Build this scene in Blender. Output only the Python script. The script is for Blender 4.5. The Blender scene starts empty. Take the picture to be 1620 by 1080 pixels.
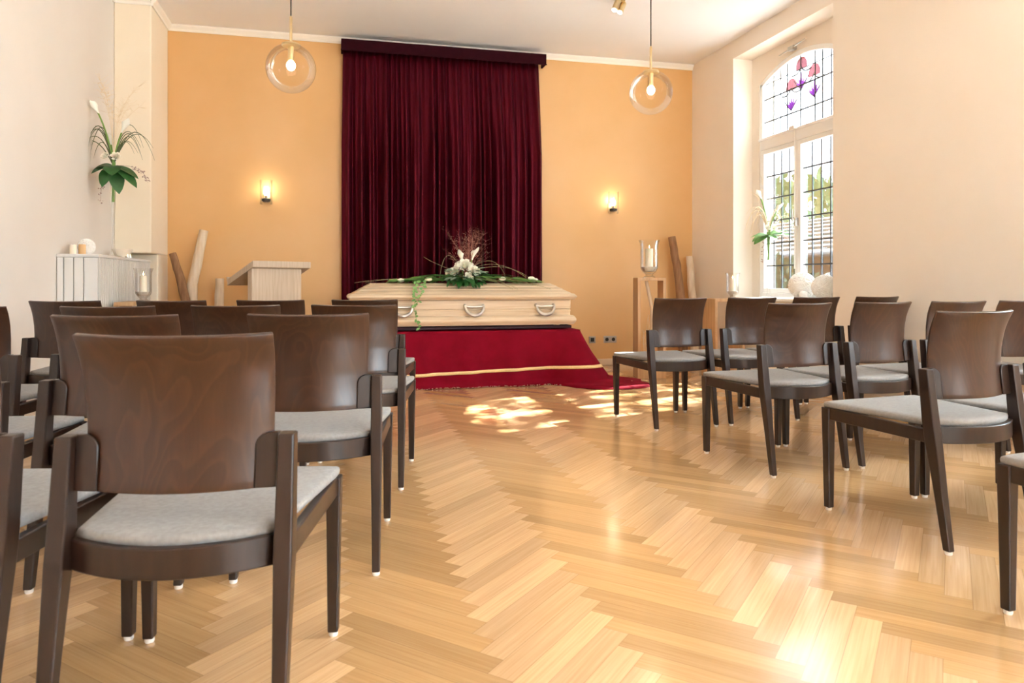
import bpy, math, random
from mathutils import Vector, Matrix, Quaternion
R = random.Random(7)
C = bpy.context.scene.collection
scene = bpy.context.scene
rad = math.radians
V = Vector

# ------------------------------------------------------------------ camera, sky, sun, exposure
CAM_H = 0.967
cd = bpy.data.cameras.new('camera'); cam = bpy.data.objects.new('camera', cd); C.objects.link(cam)
cam.location = (0, 0, CAM_H); cam.rotation_euler = (math.pi/2, 0, -0.2396)
cd.sensor_width = 36; cd.lens = 1141.4/1620*36; cd.shift_y = -(540-446.5)/1620
cd.clip_start = 0.05; cd.clip_end = 200
cd.dof.use_dof = True; cd.dof.focus_distance = 4.6; cd.dof.aperture_fstop = 5.6
scene.camera = cam

world = bpy.data.worlds.new('sky'); scene.world = world; world.use_nodes = True
nt = world.node_tree; nt.nodes.clear()
wo = nt.nodes.new('ShaderNodeOutputWorld'); bg = nt.nodes.new('ShaderNodeBackground')
bg.inputs[0].default_value = (0.79, 0.905, 1.0, 1)
# overcast sky: the zenith three times as bright as the horizon
tcw = nt.nodes.new('ShaderNodeTexCoord'); sxw = nt.nodes.new('ShaderNodeSeparateXYZ'); mrw = nt.nodes.new('ShaderNodeMapRange')
mrw.inputs[3].default_value = 11.0; mrw.inputs[4].default_value = 34.0
nt.links.new(tcw.outputs['Generated'], sxw.inputs[0]); nt.links.new(sxw.outputs[2], mrw.inputs[0]); nt.links.new(mrw.outputs[0], bg.inputs[1])
nt.links.new(bg.outputs[0], wo.inputs[0])

SUN_DIR = V((-3.0, -0.95, -2.65)).normalized()
sd = bpy.data.lights.new('sun', 'SUN'); sd.energy = 150; sd.angle = rad(0.6); sd.color = (1, .96, .90)
sun = bpy.data.objects.new('sun', sd); C.objects.link(sun)
sun.rotation_euler = SUN_DIR.to_track_quat('-Z', 'Y').to_euler(); sun.location = (14, 9, 9)

vs = scene.view_settings
vs.view_transform = 'Standard'; vs.look = 'None'; vs.gamma = 1; vs.use_curve_mapping = False
vs.exposure = 0.50
try:
    scene.cycles.max_bounces = 10; scene.cycles.diffuse_bounces = 6; scene.cycles.glossy_bounces = 4
    scene.cycles.transparent_max_bounces = 24; scene.cycles.transmission_bounces = 8
    scene.cycles.use_denoising = True; scene.cycles.sample_clamp_indirect = 40
    scene.cycles.caustics_reflective = False; scene.cycles.caustics_refractive = False
except Exception: pass

# ------------------------------------------------------------------ materials
def new_mat(name):
    m = bpy.data.materials.new(name); m.use_nodes = True
    n = m.node_tree.nodes; b = n['Principled BSDF']
    return m, m.node_tree, b
def setp(b, **k):
    for a, v in k.items():
        a = a.replace('_', ' ')
        if a in b.inputs: b.inputs[a].default_value = v
def rgb(c): return (c[0], c[1], c[2], 1)
def noise_mat(name, c1, c2, scale=8, rough=.6, stretch=(1, 1, 1), bump=0, detail=4, metallic=0, bump_scale=None, coat=0, sheen=0, spec=.5, lo=.35, hi=.65, distort=0):
    m, t, b = new_mat(name)
    tc = t.nodes.new('ShaderNodeTexCoord'); mp = t.nodes.new('ShaderNodeMapping')
    mp.inputs['Scale'].default_value = stretch
    t.links.new(tc.outputs['Object'], mp.inputs[0])
    ns = t.nodes.new('ShaderNodeTexNoise'); ns.inputs['Scale'].default_value = scale; ns.inputs['Detail'].default_value = detail
    ns.inputs['Distortion'].default_value = distort
    t.links.new(mp.outputs[0], ns.inputs['Vector'])
    cr = t.nodes.new('ShaderNodeValToRGB')
    cr.color_ramp.elements[0].position = lo; cr.color_ramp.elements[1].position = hi
    cr.color_ramp.elements[0].color = rgb(c1); cr.color_ramp.elements[1].color = rgb(c2)
    t.links.new(ns.outputs[0], cr.inputs[0]); t.links.new(cr.outputs[0], b.inputs['Base Color'])
    setp(b, Roughness=rough, Metallic=metallic, Coat_Weight=coat, Sheen_Weight=sheen, Specular_IOR_Level=spec)
    if bump:
        bp = t.nodes.new('ShaderNodeBump'); bp.inputs['Strength'].default_value = bump; bp.inputs['Distance'].default_value = .01
        src = ns
        if bump_scale:
            src = t.nodes.new('ShaderNodeTexNoise'); src.inputs['Scale'].default_value = bump_scale; src.inputs['Detail'].default_value = 3
            t.links.new(tc.outputs['Object'], src.inputs['Vector'])
        t.links.new(src.outputs[0], bp.inputs['Height']); t.links.new(bp.outputs[0], b.inputs['Normal'])
    return m
def plain(name, c, rough=.5, metallic=0, **k):
    m, t, b = new_mat(name); setp(b, Base_Color=rgb(c), Roughness=rough, Metallic=metallic, **k); return m
def emit(name, c, s):
    m, t, b = new_mat(name); setp(b, Base_Color=rgb(c), Emission_Color=rgb(c), Emission_Strength=s); return m
def thin_glass(name, tint=(1, 1, 1), refl=1.0, rough=.02):
    # thin-walled glass: see-through with a fresnel mirror on top
    m = bpy.data.materials.new(name); m.use_nodes = True; t = m.node_tree; t.nodes.clear()
    o = t.nodes.new('ShaderNodeOutputMaterial'); mx = t.nodes.new('ShaderNodeMixShader')
    tr = t.nodes.new('ShaderNodeBsdfTransparent'); gl = t.nodes.new('ShaderNodeBsdfGlossy')
    tr.inputs[0].default_value = rgb(tint); gl.inputs['Roughness'].default_value = rough
    fr = t.nodes.new('ShaderNodeLayerWeight'); fr.inputs[0].default_value = .28
    mu = t.nodes.new('ShaderNodeMath'); mu.operation = 'MULTIPLY'; mu.inputs[1].default_value = refl
    t.links.new(fr.outputs['Fresnel'], mu.inputs[0]); t.links.new(mu.outputs[0], mx.inputs[0])
    t.links.new(tr.outputs[0], mx.inputs[1]); t.links.new(gl.outputs[0], mx.inputs[2]); t.links.new(mx.outputs[0], o.inputs[0])
    return m
def stained(name, c):
    m = bpy.data.materials.new(name); m.use_nodes = True; t = m.node_tree; t.nodes.clear()
    o = t.nodes.new('ShaderNodeOutputMaterial'); mx = t.nodes.new('ShaderNodeMixShader'); mx.inputs[0].default_value = .08
    tr = t.nodes.new('ShaderNodeBsdfTransparent'); tr.inputs[0].default_value = rgb(c)
    tl = t.nodes.new('ShaderNodeBsdfTranslucent'); tl.inputs[0].default_value = rgb(c)
    t.links.new(tr.outputs[0], mx.inputs[1]); t.links.new(tl.outputs[0], mx.inputs[2]); t.links.new(mx.outputs[0], o.inputs[0])
    return m

def wood_figure(name, c1, c2, c3, rough=.3, scale=4.2, coat=.2):
    """plywood face with cathedral figure, varied per chair"""
    m, t, b = new_mat(name)
    tc = t.nodes.new('ShaderNodeTexCoord'); oi = t.nodes.new('ShaderNodeObjectInfo')
    mp = t.nodes.new('ShaderNodeMapping'); mp.inputs['Scale'].default_value = (1.2, 1.2, .55)
    cx = t.nodes.new('ShaderNodeCombineXYZ')
    ml = t.nodes.new('ShaderNodeMath'); ml.operation = 'MULTIPLY'; ml.inputs[1].default_value = 37
    t.links.new(oi.outputs['Random'], ml.inputs[0])
    t.links.new(ml.outputs[0], cx.inputs[0]); t.links.new(ml.outputs[0], cx.inputs[2])
    t.links.new(tc.outputs['Object'], mp.inputs[0]); t.links.new(cx.outputs[0], mp.inputs['Location'])
    ns = t.nodes.new('ShaderNodeTexNoise'); ns.inputs['Scale'].default_value = scale; ns.inputs['Detail'].default_value = 2; ns.inputs['Distortion'].default_value = .6
    t.links.new(mp.outputs[0], ns.inputs['Vector'])
    mm = t.nodes.new('ShaderNodeMath'); mm.operation = 'MULTIPLY'; mm.inputs[1].default_value = 14
    t.links.new(ns.outputs[0], mm.inputs[0])
    fr = t.nodes.new('ShaderNodeMath'); fr.operation = 'FRACT'; t.links.new(mm.outputs[0], fr.inputs[0])
    cr = t.nodes.new('ShaderNodeValToRGB'); e = cr.color_ramp.elements
    e[0].color = rgb(c1); e[1].color = rgb(c1); e[1].position = 1
    x = e.new(.45); x.color = rgb(c2); x = e.new(.85); x.color = rgb(c3)
    t.links.new(fr.outputs[0], cr.inputs[0])
    n2 = t.nodes.new('ShaderNodeTexNoise'); n2.inputs['Scale'].default_value = 60; n2.inputs['Detail'].default_value = 4
    m2 = t.nodes.new('ShaderNodeMapping'); m2.inputs['Scale'].default_value = (3, 3, .25)
    t.links.new(tc.outputs['Object'], m2.inputs[0]); t.links.new(m2.outputs[0], n2.inputs['Vector'])
    mix = t.nodes.new('ShaderNodeMix'); mix.data_type = 'RGBA'; mix.blend_type = 'MULTIPLY'; mix.inputs[0].default_value = .35
    t.links.new(cr.outputs[0], mix.inputs[6]); t.links.new(n2.outputs[0], mix.inputs[7])
    t.links.new(mix.outputs[2], b.inputs['Base Color'])
    setp(b, Roughness=rough, Coat_Weight=coat, Coat_Roughness=.2)
    return m

M = {}
M['ply'] = wood_figure('stained_plywood', (.042, .0150, .0066), (.0455, .0164, .0072), (.060, .0225, .0100), rough=.30)
M['darkwood'] = noise_mat('dark_stained_beech', (.017, .0082, .0056), (.028, .0138, .0090), scale=12, stretch=(4, 4, .5), rough=.33, detail=5)
M['seat'] = noise_mat('grey_felt', (.255, .248, .243), (.305, .30, .297), scale=90, rough=.95, bump=.25, bump_scale=700, sheen=.15, spec=.2)
M['glide'] = plain('white_plastic', (.85, .83, .80), .4)
M['wall_cream'] = noise_mat('cream_paint', (.85, .765, .665), (.87, .785, .69), scale=2, rough=.85, bump=.06, bump_scale=180, spec=.25)
M['wall_left'] = noise_mat('ivory_paint', (.75, .70, .645), (.77, .72, .665), scale=2, rough=.85, bump=.06, bump_scale=180, spec=.25)
M['pier'] = noise_mat('pale_yellow_paint', (.86, .76, .60), (.88, .78, .63), scale=2, rough=.85, bump=.06, bump_scale=180, spec=.25)
M['wall_back'] = noise_mat('ochre_glaze_paint', (.72, .415, .155), (.75, .45, .195), scale=1.2, rough=.42, bump=.03, bump_scale=160, detail=6, spec=.65)
M['ceiling'] = noise_mat('ceiling_paint', (.87, .875, .89), (.89, .895, .91), scale=2, rough=.9, spec=.2)
M['white'] = plain('white_lacquer', (.86, .84, .80), .35)
M['frame'] = plain('window_white', (.90, .90, .89), .4)
M['trim'] = plain('trim_white', (.88, .84, .76), .6)
M['base'] = plain('baseboard_paint', (.80, .64, .47), .5)
M['lead'] = plain('lead_came', (.16, .16, .17), .5, .6)
M['pane'] = thin_glass('window_glass', (.97, .985, .98), .5)
M['cathedral'] = thin_glass('cathedral_glass', (.34, .35, .35), .5)
M['clear'] = thin_glass('clear_glass', (.99, .99, .985), .45)
M['globe'] = thin_glass('globe_glass', (.985, .975, .95), .40)
M['brass'] = plain('brushed_brass', (.78, .62, .36), .28, 1)
M['cord'] = plain('dark_cord', (.03, .025, .02), .6)
M['bulb'] = emit('lit_bulb', (1, .88, .68), 13)
M['flame'] = emit('candle_flame', (1, .72, .32), 14)
M['candle'] = plain('ivory_wax', (.88, .80, .66), .5, Subsurface_Weight=.1)
M['sand'] = noise_mat('pale_sand', (.62, .56, .48), (.74, .68, .60), scale=120, rough=.95)
M['black'] = plain('black_metal', (.02, .018, .016), .4)
M['steel'] = plain('brushed_steel', (.50, .48, .45), .35, .9)
M['dark'] = plain('dark_gap', (.03, .025, .02), .8)
M['pewter'] = plain('pewter_metal', (.58, .54, .49), .3, .85)
M['coffin'] = noise_mat('pale_oak', (.60, .45, .30), (.70, .57, .41), scale=6, stretch=(.35, 5, 9), rough=.4, detail=6, coat=.1)
M['birch'] = noise_mat('lectern_oak', (.52, .41, .295), (.61, .50, .385), scale=9, stretch=(6, 6, .4), rough=.5, detail=6)
M['standwood'] = noise_mat('stand_oak', (.46, .27, .13), (.57, .36, .19), scale=7, stretch=(6, 6, .4), rough=.5, detail=6)
M['driftpale'] = noise_mat('peeled_wood', (.70, .54, .37), (.80, .66, .50), scale=8, stretch=(5, 5, .6), rough=.7, bump=.3)
M['driftdark'] = noise_mat('barked_wood', (.24, .115, .05), (.34, .18, .085), scale=8, stretch=(5, 5, .6), rough=.75, bump=.4)
M['velvet'] = noise_mat('burgundy_velvet', (.026, .0009, .0036), (.034, .0012, .0047), scale=14, rough=.40, sheen=.10, spec=.6)
M['velvet'].node_tree.nodes['Principled BSDF'].inputs['Specular Tint'].default_value = (.95, .10, .17, 1)
M['velvet'].node_tree.nodes['Principled BSDF'].inputs['Sheen Tint'].default_value = (.62, .07, .13, 1)
M['velvet'].node_tree.nodes['Principled BSDF'].inputs['Sheen Roughness'].default_value = .35
M['pelmet'] = noise_mat('pelmet_cloth', (.022, .002, .005), (.028, .003, .007), scale=20, rough=.9, spec=.1)
M['redcloth'] = noise_mat('crimson_velvet', (.165, .0015, .010), (.20, .002, .014), scale=7, rough=.8, sheen=.05, spec=.08)
M['redcloth'].node_tree.nodes['Principled BSDF'].inputs['Sheen Tint'].default_value = (.9, .1, .16, 1)
M['gold'] = noise_mat('gold_braid', (.78, .52, .22), (.90, .66, .34), scale=160, rough=.5)
M['fringe'] = plain('ivory_fringe', (.74, .62, .48), .8)
M['bierdark'] = plain('bier_dark', (.05, .012, .018), .6)
M['rose'] = plain('rose_white', (.90, .86, .74), .55, Subsurface_Weight=.08)
M['calla'] = plain('calla_white', (.90, .90, .82), .45)
M['spadix'] = plain('yellow_spadix', (.85, .62, .10), .6)
M['leaf'] = noise_mat('dark_leaf', (.018, .085, .018), (.035, .14, .03), scale=14, rough=.38)
M['leaf2'] = noise_mat('light_leaf', (.11, .27, .06), (.20, .40, .11), scale=14, rough=.45)
M['leaf3'] = noise_mat('silver_leaf', (.19, .27, .19), (.30, .38, .28), scale=14, rough=.5)
M['grassred'] = plain('millet_grass', (.42, .19, .14), .7)
M['grassbrown'] = plain('bear_grass', (.26, .22, .11), .6)
M['grassgreen'] = plain('green_blade', (.09, .115, .04), .5)
M['plume'] = plain('pale_plume', (.80, .66, .46), .8)
M['astilbe'] = plain('astilbe', (.42, .30, .26), .8)
M['stem'] = plain('green_stem', (.20, .36, .08), .5)
M['weave'] = noise_mat('white_fibre', (.84, .81, .76), (.90, .88, .84), scale=30, rough=.8)
M['amber'] = plain('amber_wax', (.72, .45, .22), .5)
M['bowl'] = plain('frosted_bowl', (.86, .76, .64), .35)
M['pink'] = stained('pink_stained_glass', (.37, .215, .225))
M['purple'] = stained('violet_stained_glass', (.31, .14, .34))
M['gapshade'] = plain('grille_gap_shade', (.16, .155, .15), .8)
M['radwhite'] = plain('radiator_white', (.74, .73, .71), .4)
M['shelfwood'] = plain('niche_brown', (.36, .27, .20), .7)
# outside
M['roof'] = noise_mat('roof_tiles', (.085, .075, .068), (.15, .135, .12), scale=5, rough=.9)
M['shedwall'] = noise_mat('shed_plaster', (.09, .088, .086), (.12, .115, .11), scale=3, rough=.9)
M['timber'] = plain('brown_timber', (.10, .055, .035), .8)
M['gutter'] = plain('zinc_gutter', (.10, .105, .11), .5, .6)
M['hedge'] = noise_mat('hedge_leaf', (.018, .045, .022), (.035, .075, .036), scale=6, rough=.6)
M['tree'] = noise_mat('tree_leaf', (.06, .11, .04), (.10, .16, .06), scale=4, rough=.6)
M['bark'] = noise_mat('bark', (.10, .08, .06), (.16, .13, .10), scale=9, rough=.9)
M['gravel'] = noise_mat('pale_gravel', (.38, .375, .365), (.46, .455, .445), scale=9, rough=.9)  # unseen ground made pale to bounce daylight onto the ceiling

def floor_mat():
    m, t, b = new_mat('oak_parquet')
    uv = t.nodes.new('ShaderNodeUVMap'); uv.uv_map = 'UVMap'
    at = t.nodes.new('ShaderNodeAttribute'); at.attribute_name = 'plank'
    sp = t.nodes.new('ShaderNodeSeparateColor'); t.links.new(at.outputs['Color'], sp.inputs[0])
    ml = t.nodes.new('ShaderNodeMath'); ml.operation = 'MULTIPLY'; ml.inputs[1].default_value = 53
    t.links.new(sp.outputs[0], ml.inputs[0])
    cx = t.nodes.new('ShaderNodeCombineXYZ'); t.links.new(ml.outputs[0], cx.inputs[0]); t.links.new(ml.outputs[0], cx.inputs[1])
    mp = t.nodes.new('ShaderNodeMapping'); mp.inputs['Scale'].default_value = (1.3, 52, 1)
    t.links.new(uv.outputs[0], mp.inputs[0]); t.links.new(cx.outputs[0], mp.inputs['Location'])
    ns = t.nodes.new('ShaderNodeTexNoise'); ns.inputs['Scale'].default_value = 2.2; ns.inputs['Detail'].default_value = 6; ns.inputs['Distortion'].default_value = .5
    t.links.new(mp.outputs[0], ns.inputs['Vector'])
    cr = t.nodes.new('ShaderNodeValToRGB'); e = cr.color_ramp.elements
    e[0].position = .30; e[1].position = .72
    e[0].color = rgb((.585, .355, .165)); e[1].color = rgb((.70, .455, .235))
    t.links.new(ns.outputs[0], cr.inputs[0])
    # random board tone, plus grain sheen painted lighter on one plank direction
    mr = t.nodes.new('ShaderNodeMapRange'); mr.inputs[3].default_value = .82; mr.inputs[4].default_value = 1.10
    t.links.new(sp.outputs[1], mr.inputs[0])
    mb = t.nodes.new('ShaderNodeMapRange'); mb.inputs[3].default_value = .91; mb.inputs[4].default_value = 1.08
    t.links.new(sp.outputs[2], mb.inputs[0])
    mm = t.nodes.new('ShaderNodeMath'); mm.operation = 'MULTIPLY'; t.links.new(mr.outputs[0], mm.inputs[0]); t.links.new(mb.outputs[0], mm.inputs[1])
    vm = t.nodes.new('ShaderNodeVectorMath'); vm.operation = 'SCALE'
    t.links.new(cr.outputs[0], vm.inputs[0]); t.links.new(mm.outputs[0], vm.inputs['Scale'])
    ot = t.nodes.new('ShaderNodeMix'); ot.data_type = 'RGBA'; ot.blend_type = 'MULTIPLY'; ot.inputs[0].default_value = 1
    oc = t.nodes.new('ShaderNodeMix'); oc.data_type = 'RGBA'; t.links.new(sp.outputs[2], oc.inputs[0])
    oc.inputs[6].default_value = (.97, .93, .86, 1); oc.inputs[7].default_value = (1.0, 1.02, 1.10, 1)  # sheen by plank direction painted as a paler, cooler tint
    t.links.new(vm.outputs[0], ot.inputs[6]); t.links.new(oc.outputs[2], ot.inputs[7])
    # joints: dark hairline at plank edges (uv.v runs 0..w, uv.u runs 0..L)
    su = t.nodes.new('ShaderNodeSeparateXYZ'); t.links.new(uv.outputs[0], su.inputs[0])
    def edge(out, size):
        a = t.nodes.new('ShaderNodeMath'); a.operation = 'PINGPONG'; a.inputs[1].default_value = size/2; t.links.new(out, a.inputs[0])
        l = t.nodes.new('ShaderNodeMath'); l.operation = 'LESS_THAN'; l.inputs[1].default_value = .0009; t.links.new(a.outputs[0], l.inputs[0]); return l
    ev = edge(su.outputs[1], PW); eu = edge(su.outputs[0], PL)
    mx = t.nodes.new('ShaderNodeMath'); mx.operation = 'MAXIMUM'; t.links.new(ev.outputs[0], mx.inputs[0]); t.links.new(eu.outputs[0], mx.inputs[1])
    mix = t.nodes.new('ShaderNodeMix'); mix.data_type = 'RGBA'; mix.blend_type = 'MIX'
    sc = t.nodes.new('ShaderNodeMath'); sc.operation = 'MULTIPLY'; sc.inputs[1].default_value = .45; t.links.new(mx.outputs[0], sc.inputs[0])
    t.links.new(sc.outputs[0], mix.inputs[0]); t.links.new(ot.outputs[2], mix.inputs[6]); mix.inputs[7].default_value = (.22, .12, .05, 1)
    t.links.new(mix.outputs[2], b.inputs['Base Color'])
    rr = t.nodes.new('ShaderNodeMapRange'); rr.inputs[3].default_value = .15; rr.inputs[4].default_value = .23
    t.links.new(ns.outputs[0], rr.inputs[0]); t.links.new(rr.outputs[0], b.inputs['Roughness'])
    setp(b, Specular_IOR_Level=.5, Coat_Weight=.45, Coat_Roughness=.13)
    return m

# ------------------------------------------------------------------ mesh helper
class MB:
    def __init__(s): s.v = []; s.f = []
    def add(s, vs, fs):
        o = len(s.v); s.v += [tuple(p) for p in vs]; s.f += [tuple(i+o for i in f) for f in fs]; return s
    def box(s, a, b, mat=None):
        x0, y0, z0 = a; x1, y1, z1 = b
        p = [V(q) for q in ((x0,y0,z0),(x1,y0,z0),(x1,y1,z0),(x0,y1,z0),(x0,y0,z1),(x1,y0,z1),(x1,y1,z1),(x0,y1,z1))]
        if mat: p = [mat @ q for q in p]
        return s.add(p, [(0,3,2,1),(4,5,6,7),(0,1,5,4),(1,2,6,5),(2,3,7,6),(3,0,4,7)])
    def loft(s, rings, cap=True, closed=True):
        n = len(rings[0]); o = len(s.v)
        for r in rings: s.v += [tuple(p) for p in r]
        for i in range(len(rings)-1):
            for j in range(n if closed else n-1):
                k = (j+1) % n
                s.f.append((o+i*n+j, o+i*n+k, o+(i+1)*n+k, o+(i+1)*n+j))
        if cap and closed:
            s.f.append(tuple(o+j for j in reversed(range(n)))); s.f.append(tuple(o+(len(rings)-1)*n+j for j in range(n)))
        return s
    def beam(s, pts):
        """pts: list of (centre, width_x, depth_y): square-section post following z"""
        rings = []
        for c, w, d in pts:
            c = V(c); rings.append([c+V((-w/2,-d/2,0)), c+V((w/2,-d/2,0)), c+V((w/2,d/2,0)), c+V((-w/2,d/2,0))])
        return s.loft(rings)
    def bar(s, p0, p1, w, h):
        p0, p1 = V(p0), V(p1); d = (p1-p0).normalized(); up = V((0,0,1))
        if abs(d.z) > .95: up = V((0,1,0))
        sx = d.cross(up).normalized(); uy = sx.cross(d)
        return s.loft([[p+sx*a*w/2+uy*b*h/2 for a, b in ((-1,-1),(1,-1),(1,1),(-1,1))] for p in (p0, p1)])
    def tube(s, pts, r, n=8, cap=True):
        pts = [V(p) for p in pts]; rs = r if isinstance(r, (list, tuple)) else [r]*len(pts)
        rings = []; prev = None
        for i, p in enumerate(pts):
            d = (pts[min(i+1, len(pts)-1)]-pts[max(i-1, 0)]).normalized()
            if prev is None: a = d.orthogonal().normalized()
            else: a = (prev - d*prev.dot(d)).normalized()
            prev = a; b = d.cross(a)
            rings.append([p+(a*math.cos(2*math.pi*k/n)+b*math.sin(2*math.pi*k/n))*rs[i] for k in range(n)])
        return s.loft(rings, cap)
    def lathe(s, prof, c=(0,0,0), n=32, closed_ends=True):
        c = V(c)
        rings = [[c+V((r*math.cos(2*math.pi*k/n), r*math.sin(2*math.pi*k/n), z)) for k in range(n)] for r, z in prof]
        return s.loft(rings, closed_ends)
    def grid(s, fn, nu, nv):
        vs = [fn(i/nu, j/nv) for j in range(nv+1) for i in range(nu+1)]
        fs = [(j*(nu+1)+i, j*(nu+1)+i+1, (j+1)*(nu+1)+i+1, (j+1)*(nu+1)+i) for j in range(nv) for i in range(nu)]
        return s.add(vs, fs)
    def ball(s, c, r, nu=16, nv=10, sq=(1,1,1)):
        c = V(c)
        prof = [(max(1e-4, math.sin(math.pi*j/nv)), -math.cos(math.pi*j/nv)) for j in range(nv+1)]
        rings = [[c+V((r*a*math.cos(2*math.pi*k/nu)*sq[0], r*a*math.sin(2*math.pi*k/nu)*sq[1], r*z*sq[2])) for k in range(nu)] for a, z in prof]
        return s.loft(rings)
    def leaf(s, base, d, nrm, L, W, curl=.3, n=6, fold=.15):
        base, d, nrm = V(base), V(d).normalized(), V(nrm); sx = d.cross(nrm).normalized(); up = sx.cross(d)
        vs = []; fs = []
        for i in range(n+1):
            t = i/n; w = W/2*(math.sin(math.pi*min(1, t*.93+.05))**.8)
            if i == n: w = W*.01
            p = base + d*(L*t) - up*(curl*L*t*t)
            vs += [p-sx*w+up*fold*w, p, p+sx*w+up*fold*w]
        for i in range(n):
            a = i*3; fs += [(a, a+1, a+4, a+3), (a+1, a+2, a+5, a+4)]
        return s.add(vs, fs)
    def blade(s, pts, w, side):
        pts = [V(p) for p in pts]; side = V(side).normalized(); n = len(pts); vs = []; fs = []
        for i, p in enumerate(pts):
            ww = w/2*(1-(i/(n-1))**2*.9); vs += [p-side*ww, p+side*ww]
        for i in range(n-1): fs.append((2*i, 2*i+1, 2*i+3, 2*i+2))
        return s.add(vs, fs)
    def build(s, name, mat, parent=None, smooth=True, bevel=0, solid=0, angle=35, loc=None, seg=2, subsurf=0):
        me = bpy.data.meshes.new(name); me.from_pydata(s.v, [], s.f); me.update()
        me.materials.append(M[mat] if isinstance(mat, str) else mat)
        if smooth:
            me.shade_smooth()
            try: me.set_sharp_from_angle(angle=rad(angle))
            except Exception: pass
        o = bpy.data.objects.new(name, me); C.objects.link(o)
        if parent: o.parent = parent
        if loc is not None: o.location = loc
        if solid:
            md = o.modifiers.new('solid', 'SOLIDIFY'); md.thickness = solid; md.offset = 0
        if bevel:
            md = o.modifiers.new('bevel', 'BEVEL'); md.width = bevel; md.segments = seg; md.limit_method = 'ANGLE'; md.angle_limit = rad(40)
        if subsurf:
            md = o.modifiers.new('sub', 'SUBSURF'); md.levels = subsurf; md.render_levels = subsurf
        return o

def empty(name, loc=(0,0,0), rz=0, parent=None):
    o = bpy.data.objects.new(name, None); C.objects.link(o); o.location = loc; o.rotation_euler = (0,0,rz); o.empty_display_size = .1
    if parent: o.parent = parent
    return o
def tag(o, label=None, cat=None, group=None, kind=None):
    if label: o['label'] = label
    if cat: o['category'] = cat
    if group: o['group'] = group
    if kind: o['kind'] = kind
    return o
def struct(o): o['kind'] = 'structure'; return o
def copy_tree(o, parent=None):
    c = o.copy(); C.objects.link(c); c.parent = parent
    for ch in list(o.children): copy_tree(ch, c)
    return c
def bez(p0, p1, p2, n=10):
    p0, p1, p2 = V(p0), V(p1), V(p2)
    return [p0*(1-t)**2+p1*2*t*(1-t)+p2*t*t for t in (i/n for i in range(n+1))]
def arch_z(y, yc, half, zs, zt):
    return zs + (zt-zs)*(1-((y-yc)/half)**2)

# ------------------------------------------------------------------ room shell
XL, XR, YB, YF, ZC = -1.97, 4.178, 7.94, -3.2, 3.58
WIN_Y = [6.21, 2.35, -1.2]          # window centres on the window wall; the last is unseen, added for fill light
NH, WH = .805, .67                    # half widths of niche and of window opening
Z_SILL, Z_NT, Z_SPR, Z_AT = .81, 3.385, 3.075, 3.244
X1, X2 = 4.408, 4.60                  # niche back face, outer face

# parquet
PL = .5183; PW = PL/7
def make_floor():
    from math import sqrt
    import bmesh
    s2 = sqrt(2); verts = []; faces = []; meta = []
    rr = random.Random(3)
    def plank(p0, q0, lp, lq, ori):
        pts = [(p0,q0),(p0+lp,q0),(p0+lp,q0+lq),(p0,q0+lq)]
        w = [((p-q)/s2+.417, (p+q)/s2+.02) for p, q in pts]
        if max(a for a, _ in w) < XL or min(a for a, _ in w) > XR or max(b for _, b in w) < YF or min(b for _, b in w) > YB: return
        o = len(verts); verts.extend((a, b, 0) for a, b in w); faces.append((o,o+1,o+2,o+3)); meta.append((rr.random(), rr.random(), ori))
    for k in range(-12, 14):
        for i in range(-140, 220):
            plank(i*PW+k*PL, i*PW-k*PL, PL, PW, 1)
            plank(PL+i*PW+k*PL, (i+1)*PW-PL-k*PL, PW, PL, 0)
    bm = bmesh.new(); uvl = bm.loops.layers.uv.new('UVMap'); cl = bm.loops.layers.float_color.new('plank')
    for f, mt in zip(faces, meta):
        bf = bm.faces.new([bm.verts.new(verts[i]) for i in f])
        uv = [(0,0),(PL,0),(PL,PW),(0,PW)] if mt[2] else [(0,0),(0,PW),(PL,PW),(PL,0)]
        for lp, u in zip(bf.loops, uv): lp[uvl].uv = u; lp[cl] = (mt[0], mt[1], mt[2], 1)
    for co, no in (((XL,0,0),(-1,0,0)),((XR,0,0),(1,0,0)),((0,YF,0),(0,-1,0)),((0,YB,0),(0,1,0))):
        bmesh.ops.bisect_plane(bm, geom=bm.verts[:]+bm.edges[:]+bm.faces[:], plane_co=co, plane_no=no, clear_outer=True)
    me = bpy.data.meshes.new('floor'); bm.to_mesh(me); bm.free()
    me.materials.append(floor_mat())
    o = bpy.data.objects.new('floor', me); C.objects.link(o); return struct(o)
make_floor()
struct(MB().box((XL-.3, YF-.3, ZC), (X2, YB+.3, ZC+.2)).build('ceiling', 'ceiling', smooth=False))
struct(MB().box((XL-.3, YB, -.1), (X2, YB+.3, ZC)).build('wall_back', 'wall_back', smooth=False))
struct(MB().box((XL-.3, YF-.3, -.1), (XL, YB, ZC)).build('wall_left', 'wall_left', smooth=False))
# boxed pier in the far corner on the radiator side, open recess under it
PX = -1.654
pr = MB().box((XL, 7.26, 1.238), (PX, YB, ZC)).box((XL, 7.52, 0), (PX, YB, 1.238))
struct(pr.build('wall_pier', 'pier', smooth=False, bevel=.012))
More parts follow.
